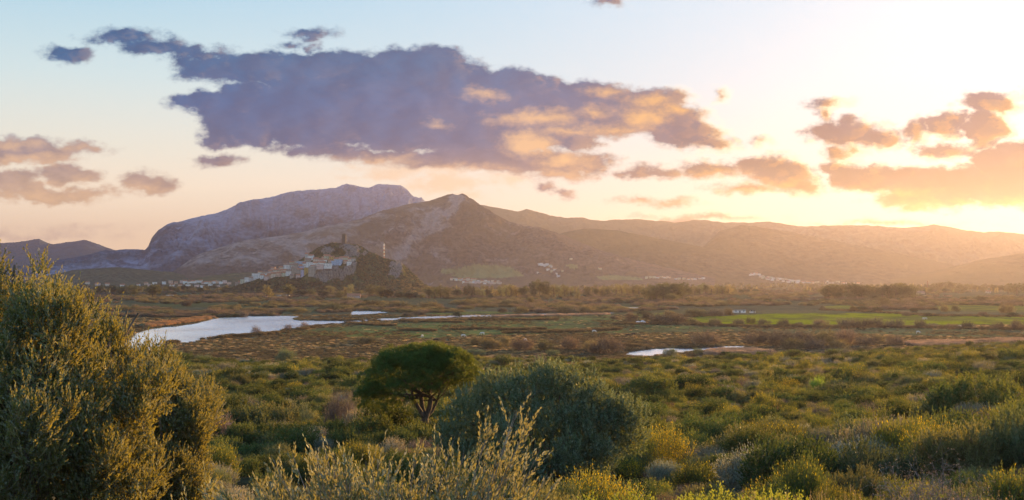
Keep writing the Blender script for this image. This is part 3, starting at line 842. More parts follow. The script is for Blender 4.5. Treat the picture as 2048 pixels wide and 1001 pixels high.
M_twig = bark_material('twig_bark', (0.13, 0.095, 0.07), 20)
M_bark = bark_material('grey_brown_bark', (0.14, 0.105, 0.08), 9)
M_stem = bark_material('pale_twig_bark', (0.24, 0.18, 0.14), 20)
ML = {
 'lentisk': leaf_material('mastic_leaf', (0.042, 0.060, 0.020), flower=(0.15, 0.14, 0.03), ff=.05),
 'cistus':  leaf_material('rockrose_leaf', (0.076, 0.086, 0.042)),
 'broom':   leaf_material('broom_leaf', (0.088, 0.100, 0.026), flower=(0.62, 0.42, 0.02), ff=.07),
 'gorse':   leaf_material('gorse_leaf', (0.10, 0.115, 0.03), flower=(0.75, 0.47, 0.015), ff=.26),
 'heath':   leaf_material('heath_leaf', (0.105, 0.078, 0.045), trans=(0.2, .12, .05)),
 'silver':  leaf_material('silver_leaf', (0.135, 0.155, 0.115), (0.24, 0.25, 0.21), (0.26, 0.22, 0.11)),
 'fresh':   leaf_material('spring_leaf', (0.20, 0.26, 0.035), trans=(0.42, .46, .05), tfac=.45),
 'pale':    leaf_material('catkin_twig', (0.22, 0.21, 0.09), trans=(.3, .26, .08)),
 'bare':    leaf_material('bare_twig', (0.20, 0.145, 0.115), (0.2, .15, .12), (0.22, .14, .09), .2, hue=.2),
 'olive':   leaf_material('olive_leaf', (0.062, 0.092, 0.038), (0.17, 0.195, 0.135), (0.29, 0.23, 0.03), .40, .62, .2, hue=0.0),
 'wild':    leaf_material('wild_olive_leaf', (0.066, 0.096, 0.050), (0.15, 0.185, 0.13), (0.19, 0.21, 0.06), .34, .62, .2, hue=0.0),
 'pine':    leaf_material('pine_needle', (0.030, 0.074, 0.020), (0.035, 0.085, 0.024), (0.16, 0.17, 0.02), .36, .6, .15, hue=0.0),
 'tamarisk': leaf_material('tamarisk_twig', (0.13, 0.105, 0.075), (0.15, .11, .08), (0.2, .135, .08), .3, hue=.3),
 'willow':  leaf_material('marsh_bush_leaf', (0.098, 0.088, 0.042), trans=(0.2, .16, .06), hue=.3),
 'euc':     leaf_material('eucalyptus_leaf', (0.060, 0.068, 0.032), (0.09, .095, .05), (0.15, .13, .045), .35, hue=.2),
 'poplar':  leaf_material('poplar_leaf', (0.115, 0.110, 0.045), trans=(0.26, .21, .07), hue=.3),
 'dark':    leaf_material('dark_evergreen_leaf', (0.030, 0.040, 0.022), trans=(0.05, .06, .02), tfac=.2),
 'reed':    leaf_material('reed_blade', (0.28, 0.17, 0.10), (0.28, .18, .11), (0.4, .22, .10), .4, hue=.22),
 'palereed': leaf_material('pale_reed_blade', (0.36, 0.25, 0.185), (0.36, .25, .19), (0.45, .29, .17), .35, hue=.15),
 'sedge':   leaf_material('sedge_blade', (0.095, 0.076, 0.046), (0.095, .076, .046), (0.14, .10, .05), .25, hue=.35),
 'straw':   leaf_material('straw_blade', (0.33, 0.24, 0.14), (0.33, .24, .14), (0.5, .33, .14), .35, hue=.2),
}
# unit shrubs, about 1.2 m in radius; the mesh carries leaf and twig material
PROTO = bpy.data.collections.new('shrub_kinds')
def shrub_proto(kind, seed, rad, h, nsh, nl, L, Wd, sl, **kw):
    lv, tw = shrub_mesh(seed, lump_heap(seed, rad, h), nsh, nl, L, Wd, sl, **kw)
    V, F = join(lv, tw)
    me_mi = np.concatenate([np.zeros(len(lv[1])), np.ones(len(tw[1]))])
    return V, F, me_mi
SHRUB_SPECS = {  # name: material, variants(seed), radius, height, shoots, leaves per shoot, leaf length, width, shoot length, extra
 'mastic_shrub':   ('lentisk', 1.3, 1.25, 620, 10, .090, .044, .30, dict(up=.35)),
 'rockrose_shrub': ('cistus', 1.1, 1.0, 560, 10, .09, .034, .30, dict(up=.6)),
 'broom_shrub':    ('broom', 1.0, 1.15, 620, 9, .095, .026, .42, dict(up=1.1, rnd=.25, ang=.5)),
 'heath_shrub':    ('heath', 1.1, .85, 560, 9, .065, .022, .28, dict(up=.8)),
 'silver_shrub':   ('silver', 1.05, 1.1, 560, 10, .085, .028, .34, dict(up=.7)),
 'twiggy_shrub':   ('bare', 1.0, 1.15, 520, 7, .12, .014, .45, dict(up=.9, ang=.6)),
 'gorse_shrub':    ('gorse', 1.0, 1.1, 560, 10, .065, .022, .34, dict(up=.8, rnd=.3, ang=.5)),
}
def shrub_data(name, spec, seed, mult=1.0, ls=1.0):
    mk_, rad, h, nsh, nl, L, Wd, sl, kw = spec
    V, F, mi = shrub_proto(name, seed, rad, h, int(nsh * mult), nl, L * ls, Wd * ls, sl, **kw)
    me = mk(name, V, F, [ML[mk_], M_twig], mi=mi)
    d = me.data; bpy.data.objects.remove(me)
    return d
SHRUBS = {}
_sd = 100
for nm_, sp_ in SHRUB_SPECS.items():
    SHRUBS[nm_] = [shrub_data(nm_, sp_, _sd + i) for i in range(2)]
    _sd += 10
NEAR = {nm_: shrub_data(nm_, SHRUB_SPECS[nm_], 400 + i, 2.4, .85) for i, nm_ in enumerate(SHRUB_SPECS)}
def place(name, data, x, y, z, sx, sz, rz, label, cat='shrub', group=None):
    o = bpy.data.objects.new(name, data); COL.objects.link(o)
    o.location = (x, y, z); o.scale = (sx, sx, sz); o.rotation_euler = (0, 0, rz)
    return tag(o, label, cat, group)

# scatter of instances inside ONE object, for growth nobody could count
def scatter_tree():
    ng = bpy.data.node_groups.new('scatter', 'GeometryNodeTree')
    ng.interface.new_socket('Geometry', in_out='INPUT', socket_type='NodeSocketGeometry')
    ng.interface.new_socket('Kinds', in_out='INPUT', socket_type='NodeSocketCollection')
    ng.interface.new_socket('Geometry', in_out='OUTPUT', socket_type='NodeSocketGeometry')
    G = NT(ng)
    gi, go = G.n('NodeGroupInput'), G.n('NodeGroupOutput')
    ci = G.n('GeometryNodeCollectionInfo'); G.link(gi.outputs[1], ci.inputs[0])
    ci.inputs['Separate Children'].default_value = True; ci.inputs['Reset Children'].default_value = True
    def attr(nm, ty):
        a = G.n('GeometryNodeInputNamedAttribute', data_type=ty); a.inputs[0].default_value = nm; return a.outputs[0]
    ip = G.n('GeometryNodeInstanceOnPoints')
    G.link(gi.outputs[0], ip.inputs['Points']); G.link(ci.outputs[0], ip.inputs['Instance'])
    ip.inputs['Pick Instance'].default_value = True
    G.link(attr('pick', 'INT'), ip.inputs['Instance Index'])
    G.link(attr('rot', 'FLOAT_VECTOR'), ip.inputs['Rotation'])
    G.link(attr('scl', 'FLOAT_VECTOR'), ip.inputs['Scale'])
    G.link(ip.outputs[0], go.inputs[0])
    return ng
SCATTER = scatter_tree()
def scatter(name, label, cat, pts, pick, rot, scl, kinds):
    """kinds: list of meshes; instances are picked by index"""
    c = bpy.data.collections.new(name + '_kinds')
    for i, d in enumerate(kinds):
        c.objects.link(bpy.data.objects.new('kind_%02d' % i, d))
    me = bpy.data.meshes.new(name)
    pts = np.asarray(pts, np.float32); n = len(pts)
    me.vertices.add(n); me.vertices.foreach_set('co', pts.ravel())
    a = me.attributes.new('pick', 'INT', 'POINT'); a.data.foreach_set('value', np.asarray(pick, np.int32))
    r3 = np.zeros((n, 3), np.float32); r3[:, 2] = rot
    a = me.attributes.new('rot', 'FLOAT_VECTOR', 'POINT'); a.data.foreach_set('vector', r3.ravel())
    a = me.attributes.new('scl', 'FLOAT_VECTOR', 'POINT'); a.data.foreach_set('vector', np.asarray(scl, np.float32).ravel())
    o = bpy.data.objects.new(name, me); COL.objects.link(o)
    md = o.modifiers.new('scatter', 'NODES'); md.node_group = SCATTER
    md['Socket_1'] = c
    return tag(o, label, cat, kind='stuff')

# ------------------------------------------------------------------ hero plants in front
def px_size(n, D): return n * D / FPX
TAKEN = []                                   # (x, y, r) footprints kept free of scrub

def branch_set(B, base, tips, r0, g, k=6, bend=.25):
    """limbs from a base to several tips, tapered and bent"""
    for tp in tips:
        base_ = np.array(base, float); tp = np.array(tp, float)
        n = 6; t = np.linspace(0, 1, n)[:, None]
        ln = np.linalg.norm(tp - base_)
        off = g.normal(0, bend * ln * .25, 3); off2 = g.normal(0, bend * ln * .15, 3)
        P = base_ + (tp - base_) * t + off * np.sin(np.pi * t) + off2 * np.sin(2 * np.pi * t) + np.array([0, 0, 1]) * ln * .10 * np.sin(np.pi * t)
        B.tube(P, np.linspace(r0, r0 * .22, n), k)

def leafy(name_root, label, cat, x, y, z, lumps, nsh, nl, L, Wd, sl, mat, seed, trunk_tips=14, trunk_r=.1, up=.55, rnd=.35, ang=.6, inner=.6, group=None, lup=.25, bark=None, nsub=90, subr=.3):
    g = np.random.default_rng(seed)
    root = thing(name_root, label, cat, (x, y, z), group=group)
    # leaf clumps of uneven size sit on the main masses, with hollows between them
    Pc, dc = dome_points(lumps, nsub, g, .80, .05)
    rs = subr * g.uniform(.55, 1.45, nsub)
    subs = [(*(p - d_ * r * .35), r * .9, r * .9, r * 1.25) for p, d_, r in zip(Pc, dc, rs)]
    def grow(lm, k, inn, shell):
        Q, dd = [], []
        lm = np.array(lm); w = lm[:, 3] ** 2; w /= w.sum()
        c = g.choice(len(lm), k, p=w); d_ = unit(g.normal(size=(k, 3)) + np.array([0, 0, .25]))
        r_ = g.uniform(inn ** 3, 1, k) ** (1 / 3)
        return lm[c, :3] + d_ * r_[:, None] * lm[c, 3:6], d_
    P, d = grow(subs, int(nsh * .82), .45, True)
    P2_, d2_ = grow(lumps, nsh - len(P), .25, False)
    P = np.concatenate([P, P2_ * np.array([.92, .92, .92])]); d = np.concatenate([d, d2_])
    ok_ = P[:, 2] > .05; P, d = P[ok_], d[ok_]; nsh = len(P)
    D = d * .7 + np.array([0, 0, up]) + g.normal(0, rnd, P.shape)
    ln = sl * g.uniform(.5, 1.35, nsh) * np.where(g.uniform(size=nsh) < .04, 1.7, 1)
    lv, (a, b) = shoots(P - unit(D) * ln[:, None] * .5, D, ln, nl, L, Wd, g, ang, .1, lup)
    mk('crown', *lv, mat, root)
    B = Parts()
    Lm = np.array(lumps, float)
    tips = []
    for i in range(trunk_tips):
        l = Lm[i % len(Lm)]; dd = unit(g.normal(size=3) * np.array([1, 1, .8])); tips.append(l[:3] + dd * l[3:6] * .65)
    branch_set(B, (0, 0, -.3), tips, trunk_r, g)
    B.build('trunk', bark or M_bark, root, smooth=True)
    mk('twigs', *ribbons(a, b, .0055, g), M_twig, root)
    TAKEN.append((x, y, max(abs(Lm[:, 0]).max() + Lm[:, 3].max() * .7, .5)))
    return root

# --- tall olive on the left edge
D0 = 13.0
ox, oy, _ = at(60, 700, D0)
oz = float(ground_z(ox, oy))
def lump_at(px, py, D, rpx, rpy, depth=1.0, org=None):
    X, Y, Z = at(px, py, D)
    o_ = org
    return (X - o_[0], Y - o_[1], Z - o_[2], px_size(rpx, D), px_size(rpx, D) * depth, px_size(rpy, D))
org = (ox, oy, oz)
OL = [lump_at(-10, 640, 13.4, 85, 120, 1, org), lump_at(40, 575, 13.6, 52, 72, 1, org), lump_at(78, 615, 13.0, 60, 75, 1, org),
      lump_at(-60, 760, 12.6, 130, 140, 1, org), lump_at(100, 740, 12.6, 110, 140, 1, org), lump_at(175, 690, 13.4, 62, 90, 1, org), lump_at(60, 860, 12.0, 140, 130, 1, org),
      lump_at(262, 690, 13.8, 44, 78, 1, org), lump_at(262, 632, 14.0, 22, 40, 1, org), lump_at(250, 790, 13.2, 85, 90, 1, org), lump_at(210, 930, 12.6, 120, 130, 1, org), lump_at(-40, 980, 11.8, 140, 120, 1, org)]
leafy('olive_tree', 'tall wild olive glowing gold at the left edge of the view', 'tree', ox, oy, oz, OL, 10500, 20, .054, .0175, .26, ML['olive'], 51, 22, .06, up=.75, ang=.7, nsub=170, subr=.22)
# --- the golden lower bush to its right
bx, by, _ = at(330, 880, 14.5); bz = float(ground_z(bx, by)); org = (bx, by, bz)
OB = [lump_at(330, 850, 14.5, 88, 95, 1, org), lump_at(385, 835, 14.8, 45, 55, 1, org), lump_at(300, 760, 14.6, 50, 60, 1, org), lump_at(345, 960, 14.2, 75, 95, 1, org), lump_at(270, 900, 14.2, 90, 100, 1, org), lump_at(405, 815, 15.0, 30, 36, 1, org)]
leafy('olive_bush', 'low dense olive bush with gold tinted leaves beside the tall left olive', 'bush', bx, by, bz, OB, 6500, 18, .042, .0145, .22, ML['olive'], 52, 14, .04, up=.75, ang=.7, nsub=90, subr=.19)

# --- large round wild olive right of the middle
D1 = 45.0
wx, wy, _ = at(1085, 900, D1); wz = float(ground_z(wx, wy)); org = (wx, wy, wz)
WO = [lump_at(1075, 850, 45, 150, 105, .9, org), lump_at(1000, 850, 44, 105, 85, .9, org), lump_at(1170, 860, 45, 105, 75, .9, org), lump_at(935, 870, 43.5, 70, 75, 1, org), lump_at(1240, 855, 45.5, 62, 50, 1, org),
      lump_at(1020, 795, 45, 70, 55, 1, org), lump_at(1100, 785, 45, 70, 50, 1, org), lump_at(1160, 800, 45, 55, 45, 1, org), lump_at(1060, 900, 43, 120, 85, 1, org), lump_at(960, 930, 43, 80, 60, 1, org), lump_at(1205, 825, 44.5, 50, 40, 1, org), lump_at(1150, 905, 43.5, 85, 55, 1, org)]
leafy('wild_olive', 'large rounded grey green wild olive to the right of the umbrella pine', 'bush', wx, wy, wz, WO, 13500, 14, .10, .043, .30, ML['wild'], 53, 20, .12, up=.8, ang=.65, nsub=230, subr=.56)

# --- stone pine
def stone_pine():
    g = np.random.default_rng(61)
    D = 80.0
    x, y, _ = at(846, 868, D); z = float(ground_z(x, y)); org = (x, y, z)
    root = thing('stone_pine', 'dark green umbrella pine with a wide flat crown on the scrub slope', 'tree', (x, y, z))
    B = Parts()
    def loc(px, py, dd=0.0):
        X, Y, Z = at(px, py, D + dd); return np.array([X - x, Y - y, Z - z])
    fork = loc(850, 838)
    B.tube(np.array([loc(849, 876), loc(850, 858), fork]), [.32, .27, .25], 8)
    stems = [(loc(828, 800, -.5), .13), (loc(842, 792, .8), .15), (loc(862, 795, -.2), .17), (loc(874, 802, .6), .10)]
    tips = []
    # crown surface: a leaning umbrella, highest left of the middle, drooping to the left
    def crown_top(px):
        return np.interp(px, [716, 724, 740, 765, 800, 850, 895, 925, 945, 962], [778, 756, 730, 707, 694, 689, 692, 702, 720, 748])
    def crown_bot(px):
        return np.interp(px, [716, 730, 760, 800, 850, 890, 930, 950, 964], [806, 814, 812, 800, 784, 778, 772, 768, 762])
    for (tp, r) in stems:
        P = np.array([fork, fork * .5 + tp * .5 + g.normal(0, .12, 3), tp]); B.tube(P, [r * 1.3, r * 1.1, r], 7)
        for q in range(8):
            px = np.clip(846 + g.normal(0, 75), 724, 955); dd = g.uniform(-4.0, 4.0) * math.sqrt(max(0.05, 1 - ((px - 842) / 124) ** 2))
            k = math.sqrt(max(0, 1 - (dd / 4.6) ** 2))
            top, bot = crown_top(px), crown_bot(px)
            e = loc(px, bot + (top - bot) * .45 * k, dd)
            tips.append(e)
            n = 6; t = np.linspace(0, 1, n)[:, None]
            P = tp + (e - tp) * t + np.array([0, 0, 1]) * np.sin(np.pi * t) * g.uniform(-.1, .35) + g.normal(0, .07, (n, 3)) * np.sin(np.pi * t)
            B.tube(P, np.linspace(r * .45, .015, n), 5)
            for w in range(3):
                m = P[3] + (P[5] - P[3]) * g.uniform(.1, .9); e2 = m + np.array([g.normal(0, .6), g.normal(0, .6), g.uniform(.15, .6)])
                B.tube(np.array([m, (m + e2) / 2 + g.normal(0, .05, 3), e2]), [.025, .018, .01], 4)
    B.build('trunk', bark_material('pine_bark', (0.13, 0.085, 0.065), 8), root, smooth=True)
    # needle tufts gathered in clumps of uneven size; the crown hangs lower on the left
    nc = 380
    px = g.uniform(716, 964, nc * 4); dd = g.uniform(-4.8, 4.8, nc * 4)
    e = ((px - 841) / 123) ** 2 + (dd / 4.8) ** 2
    ok = e < 1; px, dd, e = px[ok][:nc], dd[ok][:nc], e[ok][:nc]; nc = len(px)
    k = np.sqrt(1 - e)
    top = crown_top(px); bot = crown_bot(px) + np.interp(px, [716, 780, 840, 964], [10, 20, 4, 2])
    h = np.where(g.uniform(size=nc) < .66, g.uniform(.72, 1, nc), g.uniform(.0, .7, nc))
    edge = bot + (top - bot) * .30
    py = edge + (top + 6 - edge) * np.minimum(1, k * 1.45) * h + (1 - h) * (bot - edge) * .9 + g.normal(0, 3.0, nc)
    X, Y, Z = at(px, py, D + dd)
    Cn = np.stack([X - x, Y - y, Z - z], 1); rc = g.uniform(.32, .66, nc)
    c = g.choice(nc, 10500, p=rc ** 2 / (rc ** 2).sum())
    dv = unit(g.normal(size=(len(c), 3)) + np.array([0, 0, .45])); rr = g.uniform(.35, 1, len(c)) ** .5
    P = Cn[c] + dv * (rr * rc[c])[:, None] * np.array([1.15, 1.15, .75])
    dirs = unit(dv * .8 + np.array([0, 0, .5]) + g.normal(0, .25, P.shape))
    nl = 16
    PP = np.repeat(P, nl, 0); DD = np.repeat(dirs, nl, 0) + g.normal(0, .6, (len(P) * nl, 3))
    mk('crown', *leaves(PP + g.normal(0, .04, PP.shape), DD, g.uniform(.13, .24, len(PP)), .024, g), ML['pine'], root)
    TAKEN.append((x, y, 1.2))
stone_pine()

# --- olive sprigs close to the viewer, bottom centre
def sprig_bush(name, label, cat, px, py, D, wpx, shoots_n, hmin, hmax, mat, seed, L=.05, Wd=.02, nl=28, spread=.25, bark=None, extra=()):
    g = np.random.default_rng(seed)
    x, y, _ = at(px, py, D); z = float(ground_z(x, y))
    root = thing(name, label, cat, (x, y, z))
    w = px_size(wpx, D) / 2
    base = np.stack([g.uniform(-w, w, shoots_n), g.uniform(-w * .6, w * .6, shoots_n), np.zeros(shoots_n)], 1)
    tops = []
    for b in base:
        pxt = px + b[0] / D * FPX
        tops.append(np.interp(pxt, [e[0] for e in extra], [e[1] for e in extra]) if extra else 0)
    tops = np.array(tops)
    _, _, zt = at(px, tops, D)
    h = np.maximum(zt - z, .2) * g.uniform(hmin, hmax, shoots_n)
    D0_ = np.stack([base[:, 0] / w * spread + g.normal(0, .16, shoots_n), g.normal(0, .16, shoots_n), np.ones(shoots_n)], 1)
    foot = base * np.array([.45, .45, 1]); foot[:, 2] = -.1
    tip = base + D0_ * h[:, None]; tip[:, 2] = h
    St = Parts()
    for f, tp in zip(foot, tip):
        n = 5; t = np.linspace(0, 1, n)[:, None]
        St.tube(f + (tp - f) * t + g.normal(0, .03, 3) * np.sin(np.pi * t), np.linspace(.008, .002, n), 4)
    St.build('stems', bark or M_stem, root)
    # side shoots
    ns = 13
    P, Dr = [], []
    for k in range(ns):
        t = g.uniform(.35, .97, shoots_n)[:, None]
        P.append(foot + (tip - foot) * t); Dr.append(unit(tip - foot) + g.normal(0, .42, (shoots_n, 3)) * np.array([1, 1, .3]))
    P.append(foot + (tip - foot) * .72); Dr.append(unit(tip - foot))
    P = np.concatenate(P); Dr = np.concatenate(Dr)
    ln = g.uniform(.10, .30, len(P))
    lv, (a, b) = shoots(P, Dr, ln, nl // 2, L, Wd, g, .55, .12, .25)
    mk('leaves', *lv, mat, root)
    mk('twigs', *ribbons(a, b, .004, g), bark or M_stem, root)
    TAKEN.append((x, y, w * .8))
M_sprig = leaf_material('young_olive_leaf', (0.095, 0.115, 0.058), (0.22, 0.235, 0.16), (0.30, 0.25, 0.07), .36, .62, .2, hue=0)
sprig_bush('olive_sapling', 'spiky young olive with upright golden tipped sprigs at the bottom centre', 'bush', 760, 1100, 8.5, 440, 200, .55, 1.04, M_sprig, 71,
           extra=[(440, 1040), (540, 1005), (620, 965), (680, 915), (740, 895), (800, 905), (850, 920), (885, 900), (930, 838), (950, 890), (1000, 960), (1060, 1040)], spread=.25)
sprig_bush('olive_sapling', 'thin leaning olive sprigs at the bottom left of centre in front of the silver bush', 'bush', 510, 1110, 9.0, 200, 42, .65, 1.04, M_sprig, 72,
           extra=[(380, 1020), (420, 985), (480, 970), (520, 972), (570, 985), (640, 1000)], spread=.25)

# --- other single plants of the slope: name, label, mesh kind, px, base py, D(None = ground), width px, height px
def single(name, label, data, px, py, wpx, hpx, cat='shrub', group=None, rad=1.15, hgt=1.15, rz=None, D=None):
    x, y, z = hit(px, py)
    if D:
        x, y, _ = at(px, py, D); z = float(ground_z(x, y))
    sx = px_size(wpx, y) / (2 * rad); sz = px_size(hpx, y) / hgt
    o = place(name, data, x, y, z - .05 * sz, sx, sz, random.uniform(0, 6.28) if rz is None else rz, label, cat, group)
    TAKEN.append((x, y, sx * rad * .8))
    return o
FRESH = shrub_data('spring_shrub', ('fresh', 1.0, 1.2, 520, 10, .085, .034, .4, dict(up=.7)), 71)
PALE = shrub_data('catkin_shrub', ('pale', 1.0, 1.2, 420, 8, .09, .02, .5, dict(up=1.0, ang=.5)), 72)
DUSTY = shrub_data('round_bush', ('willow', 1.1, 1.15, 900, 9, .05, .018, .22, dict(up=.3)), 73)
NWILD = shrub_data('wild_olive_bush', ('wild', 1.15, 1.2, 1500, 12, .06, .018, .3, dict(up=.5)), 74)
NFRESH = shrub_data('leafy_shrub', ('fresh', 1.0, 1.2, 1300, 11, .05, .028, .3, dict(up=.6)), 75)
NGREEN = leaf_material('glossy_green_leaf', (0.085, 0.115, 0.020), trans=(0.30, .30, .03), tfac=.42, hue=.1)
ML['green'] = NGREEN
GREENB = shrub_data('glossy_shrub', ('green', 1.2, 1.2, 1700, 11, .055, .032, .3, dict(up=.5)), 76)
single('silver_shrub', 'silvery grey bush at the foot of the gold olive, left of centre', NEAR['silver_shrub'], 475, 965, 190, 120, 'shrub', D=22)
single('gorse_shrub', 'yellow flowering gorse in front of the large wild olive', NEAR['gorse_shrub'], 1195, 985, 250, 125, 'shrub', D=27)
single('twiggy_shrub', 'pink grey leafless shrub to the left of the umbrella pine', NEAR['twiggy_shrub'], 680, 862, 75, 72)
single('catkin_shrub', 'pale green upright shrub left of the leafless pink grey shrub', PALE, 600, 868, 62, 66)
single('round_bush', 'small round olive green bush tucked against the left side of the pine', DUSTY, 708, 842, 50, 58)
single('spring_shrub', 'bright yellow green shrub standing alone on the right slope', FRESH, 1634, 786, 48, 36)
single('catkin_shrub', 'pale yellow twiggy shrub left of the bright yellow green one', PALE, 1537, 760, 36, 26)
single('catkin_shrub', 'thin yellow shrub just left of the bright yellow green shrub', PALE, 1588, 778, 28, 30)
single('catkin_shrub', 'small pale yellow bush right of the bright yellow green shrub', PALE, 1690, 760, 28, 20)
single('twiggy_shrub', 'rounded beige leafless bush above the dark thicket on the right slope', SHRUBS['twiggy_shrub'][0], 1484, 782, 40, 32)
single('round_bush', 'round dusty olive bush at the right end of the dark thicket', DUSTY, 1427, 806, 56, 34)
single('mastic_shrub', 'broad dark evergreen thicket right of the large wild olive', NEAR['mastic_shrub'], 1300, 812, 115, 58)
single('mastic_shrub', 'dark thicket between the broad thicket and the round dusty bush', NEAR['mastic_shrub'], 1375, 800, 80, 46)
single('wild_olive_bush', 'round grey olive bush alone on the brown marsh edge', NWILD, 570, 726, 48, 30)
single('wild_olive_bush', 'round grey bush on the slope edge beside the gold olive', NWILD, 405, 730, 38, 22)
single('mastic_shrub', 'dark green bush on the slope edge touching the gold olive', NEAR['mastic_shrub'], 360, 731, 52, 28)
single('wild_olive_bush', 'dark bush standing before the left part of the pond', NWILD, 1340, 712, 34, 16)
single('wild_olive_bush', 'small dark bush before the middle of the pond', NWILD, 1395, 710, 20, 15)
single('mastic_shrub', 'low dark bush at the edge of the pink reeds', SHRUBS['mastic_shrub'][0], 1453, 712, 26, 9)
single('wild_olive_bush', 'rounded dark bush on the slope edge right of the pond', NWILD, 1675, 712, 40, 16)
single('wild_olive_bush', 'grey green mound behind the top right side of the pine crown', NWILD, 950, 712, 40, 14)
single('wild_olive_bush', 'grey green mound right of the pine below the bare bushes', NWILD, 1105, 712, 28, 13)
single('mastic_shrub', 'dark round shrub between the pond and the wild olive', NEAR['mastic_shrub'], 1225, 752, 52, 22)
single('glossy_shrub', 'glossy green shrub filling the bottom edge right of centre', GREENB, 1290, 1075, 330, 160, D=15)
single('glossy_shrub', 'broad glossy green shrub at the bottom right of the gorse', GREENB, 1480, 1080, 320, 150, rz=2.2, D=16.5)
single('broom_shrub', 'feathery light green broom in front of the bare bush on the right', NEAR['broom_shrub'], 1830, 935, 175, 85, D=26)
single('silver_shrub', 'grey green round bush behind the bare ivy bush at the right', NEAR['silver_shrub'], 1950, 850, 110, 55)
single('silver_shrub', 'rounded grey green bush at the right end of the slope', NEAR['silver_shrub'], 2030, 835, 70, 50)
single('leafy_shrub', 'bright yellow leaved shrub in the bottom right corner', NFRESH, 2040, 1110, 150, 170, D=10)
single('wild_olive_bush', 'round grey bush cut by the right edge high on the slope', NWILD, 2038, 770, 40, 26)

# --- bare bush with ivy, lower right
def bare_bush():
    g = np.random.default_rng(81)
    D = 17.0
    x, y, _ = at(1900, 1000, D); z = float(ground_z(x, y)); org = (x, y, z)
    root = thing('bare_bush', 'leafless twiggy bush with ivy climbing its left stems', 'bush', (x, y, z))
    B = Parts(); tw = []
    ivy = []
    for i in range(34):
        a = g.uniform(-1.25, 1.25); ln = g.uniform(.9, 1.75); d = unit(np.array([math.sin(a) * 1.0, g.normal(0, .35), math.cos(a) * .9 + .2]))
        s = np.array([g.normal(0, .12), g.normal(0, .1), -.1])
        P = [s]; dd = d.copy()
        for k in range(6):
            dd = unit(dd + g.normal(0, .16, 3) + np.array([0, 0, .03])); P.append(P[-1] + dd * ln / 6)
        P = np.array(P); B.tube(P, np.linspace(.013, .003, 7), 5)
        if a < -.15 and a > -.75 and i % 2 == 0: ivy.append(P[1:6])
        for k in range(2, 7):
            for w in range(5):
                q = P[k] - (P[k] - P[k - 1]) * g.uniform(0, 1); e = q + unit(dd * .6 + g.normal(0, .6, 3)) * g.uniform(.12, .38)
                tw.append((q, e))
                for v in range(4):
                    q2 = q + (e - q) * g.uniform(.3, 1); tw.append((q2, q2 + unit(e - q + g.normal(0, .25, 3)) * g.uniform(.06, .2)))
    B.build('stems', bark_material('thorn_bark', (0.15, .115, .10), 20), root)
    T = np.array(tw)
    mk('twigs', *ribbons(T[:, 0], T[:, 1], .006, g), M_stem, root)
    bud = T[g.uniform(size=len(T)) < .8][:, 1]
    mk('buds', *leaves(np.repeat(bud, 2, 0), g.normal(size=(len(bud) * 2, 3)), .022, .010, g), ML['bare'], root)
    if ivy:
        iv = np.concatenate([p + (q - p) * t for s_ in ivy for p, q in zip(s_[:-1], s_[1:]) for t in np.linspace(0, 1, 40)[:, None, None]], 0).reshape(-1, 3)
        iv = iv + g.normal(0, .055, iv.shape)
        mk('ivy', *leaves(iv, g.normal(size=iv.shape) + np.array([0, -.4, .3]), .05, .04, g), NGREEN, root)
    TAKEN.append((x, y, .8))
bare_bush()

# --- dry grass and stalks in front: one mass
def dry_grass():
    g = np.random.default_rng(91)
    P = []
    zones = [(900, 1180, 10, 16, 700), (1180, 1560, 9.5, 15, 900), (1500, 2100, 9, 17, 4200), (380, 700, 9, 13, 700), (-60, 260, 8, 10, 160), (1000, 1120, 15, 26, 500), (1500, 2000, 17, 40, 2200)]
    for (a, b, d0, d1, n) in zones:
        px = g.uniform(a, b, n); D = g.uniform(d0, d1, n)
        X = px_dir(px, 900.0)[0] * D
        P.append(np.stack([X, D, ground_z(X, D)], 1))
    P = np.concatenate(P); n = len(P)
    keep = fbm(P[:, 0] * 1.1, P[:, 1] * .9, 3, .5, 77) > .46
    P = P[keep]; n = len(P)
    H = g.uniform(.35, 1.0, n) * (0.65 + .5 * fbm(P[:, 0] * .5, P[:, 1] * .5, 2, .5, 78))
    lean = g.normal(0, .16, (n, 3)); lean[:, 2] = 1
    Q = P + lean * H[:, None]
    M1 = P + (Q - P) * .55 + g.normal(0, .02, P.shape)
    a1 = ribbons(P, M1, .006, g); a2 = ribbons(M1, Q, .005, g)
    # seed heads
    k = g.uniform(size=n) < .5
    S_ = np.repeat(Q[k], 7, 0); hd = leaves(S_ - np.array([0, 0, 1]) * g.uniform(0, .14, (len(S_), 1)), np.repeat(lean[k], 7, 0) + g.normal(0, .35, S_.shape), .035, .009, g)
    o = mk('dry_grass', *join(a1, a2, hd), ML['straw'])
    tag(o, 'dry straw coloured grass stalks in front', 'grass', kind='stuff')
dry_grass()

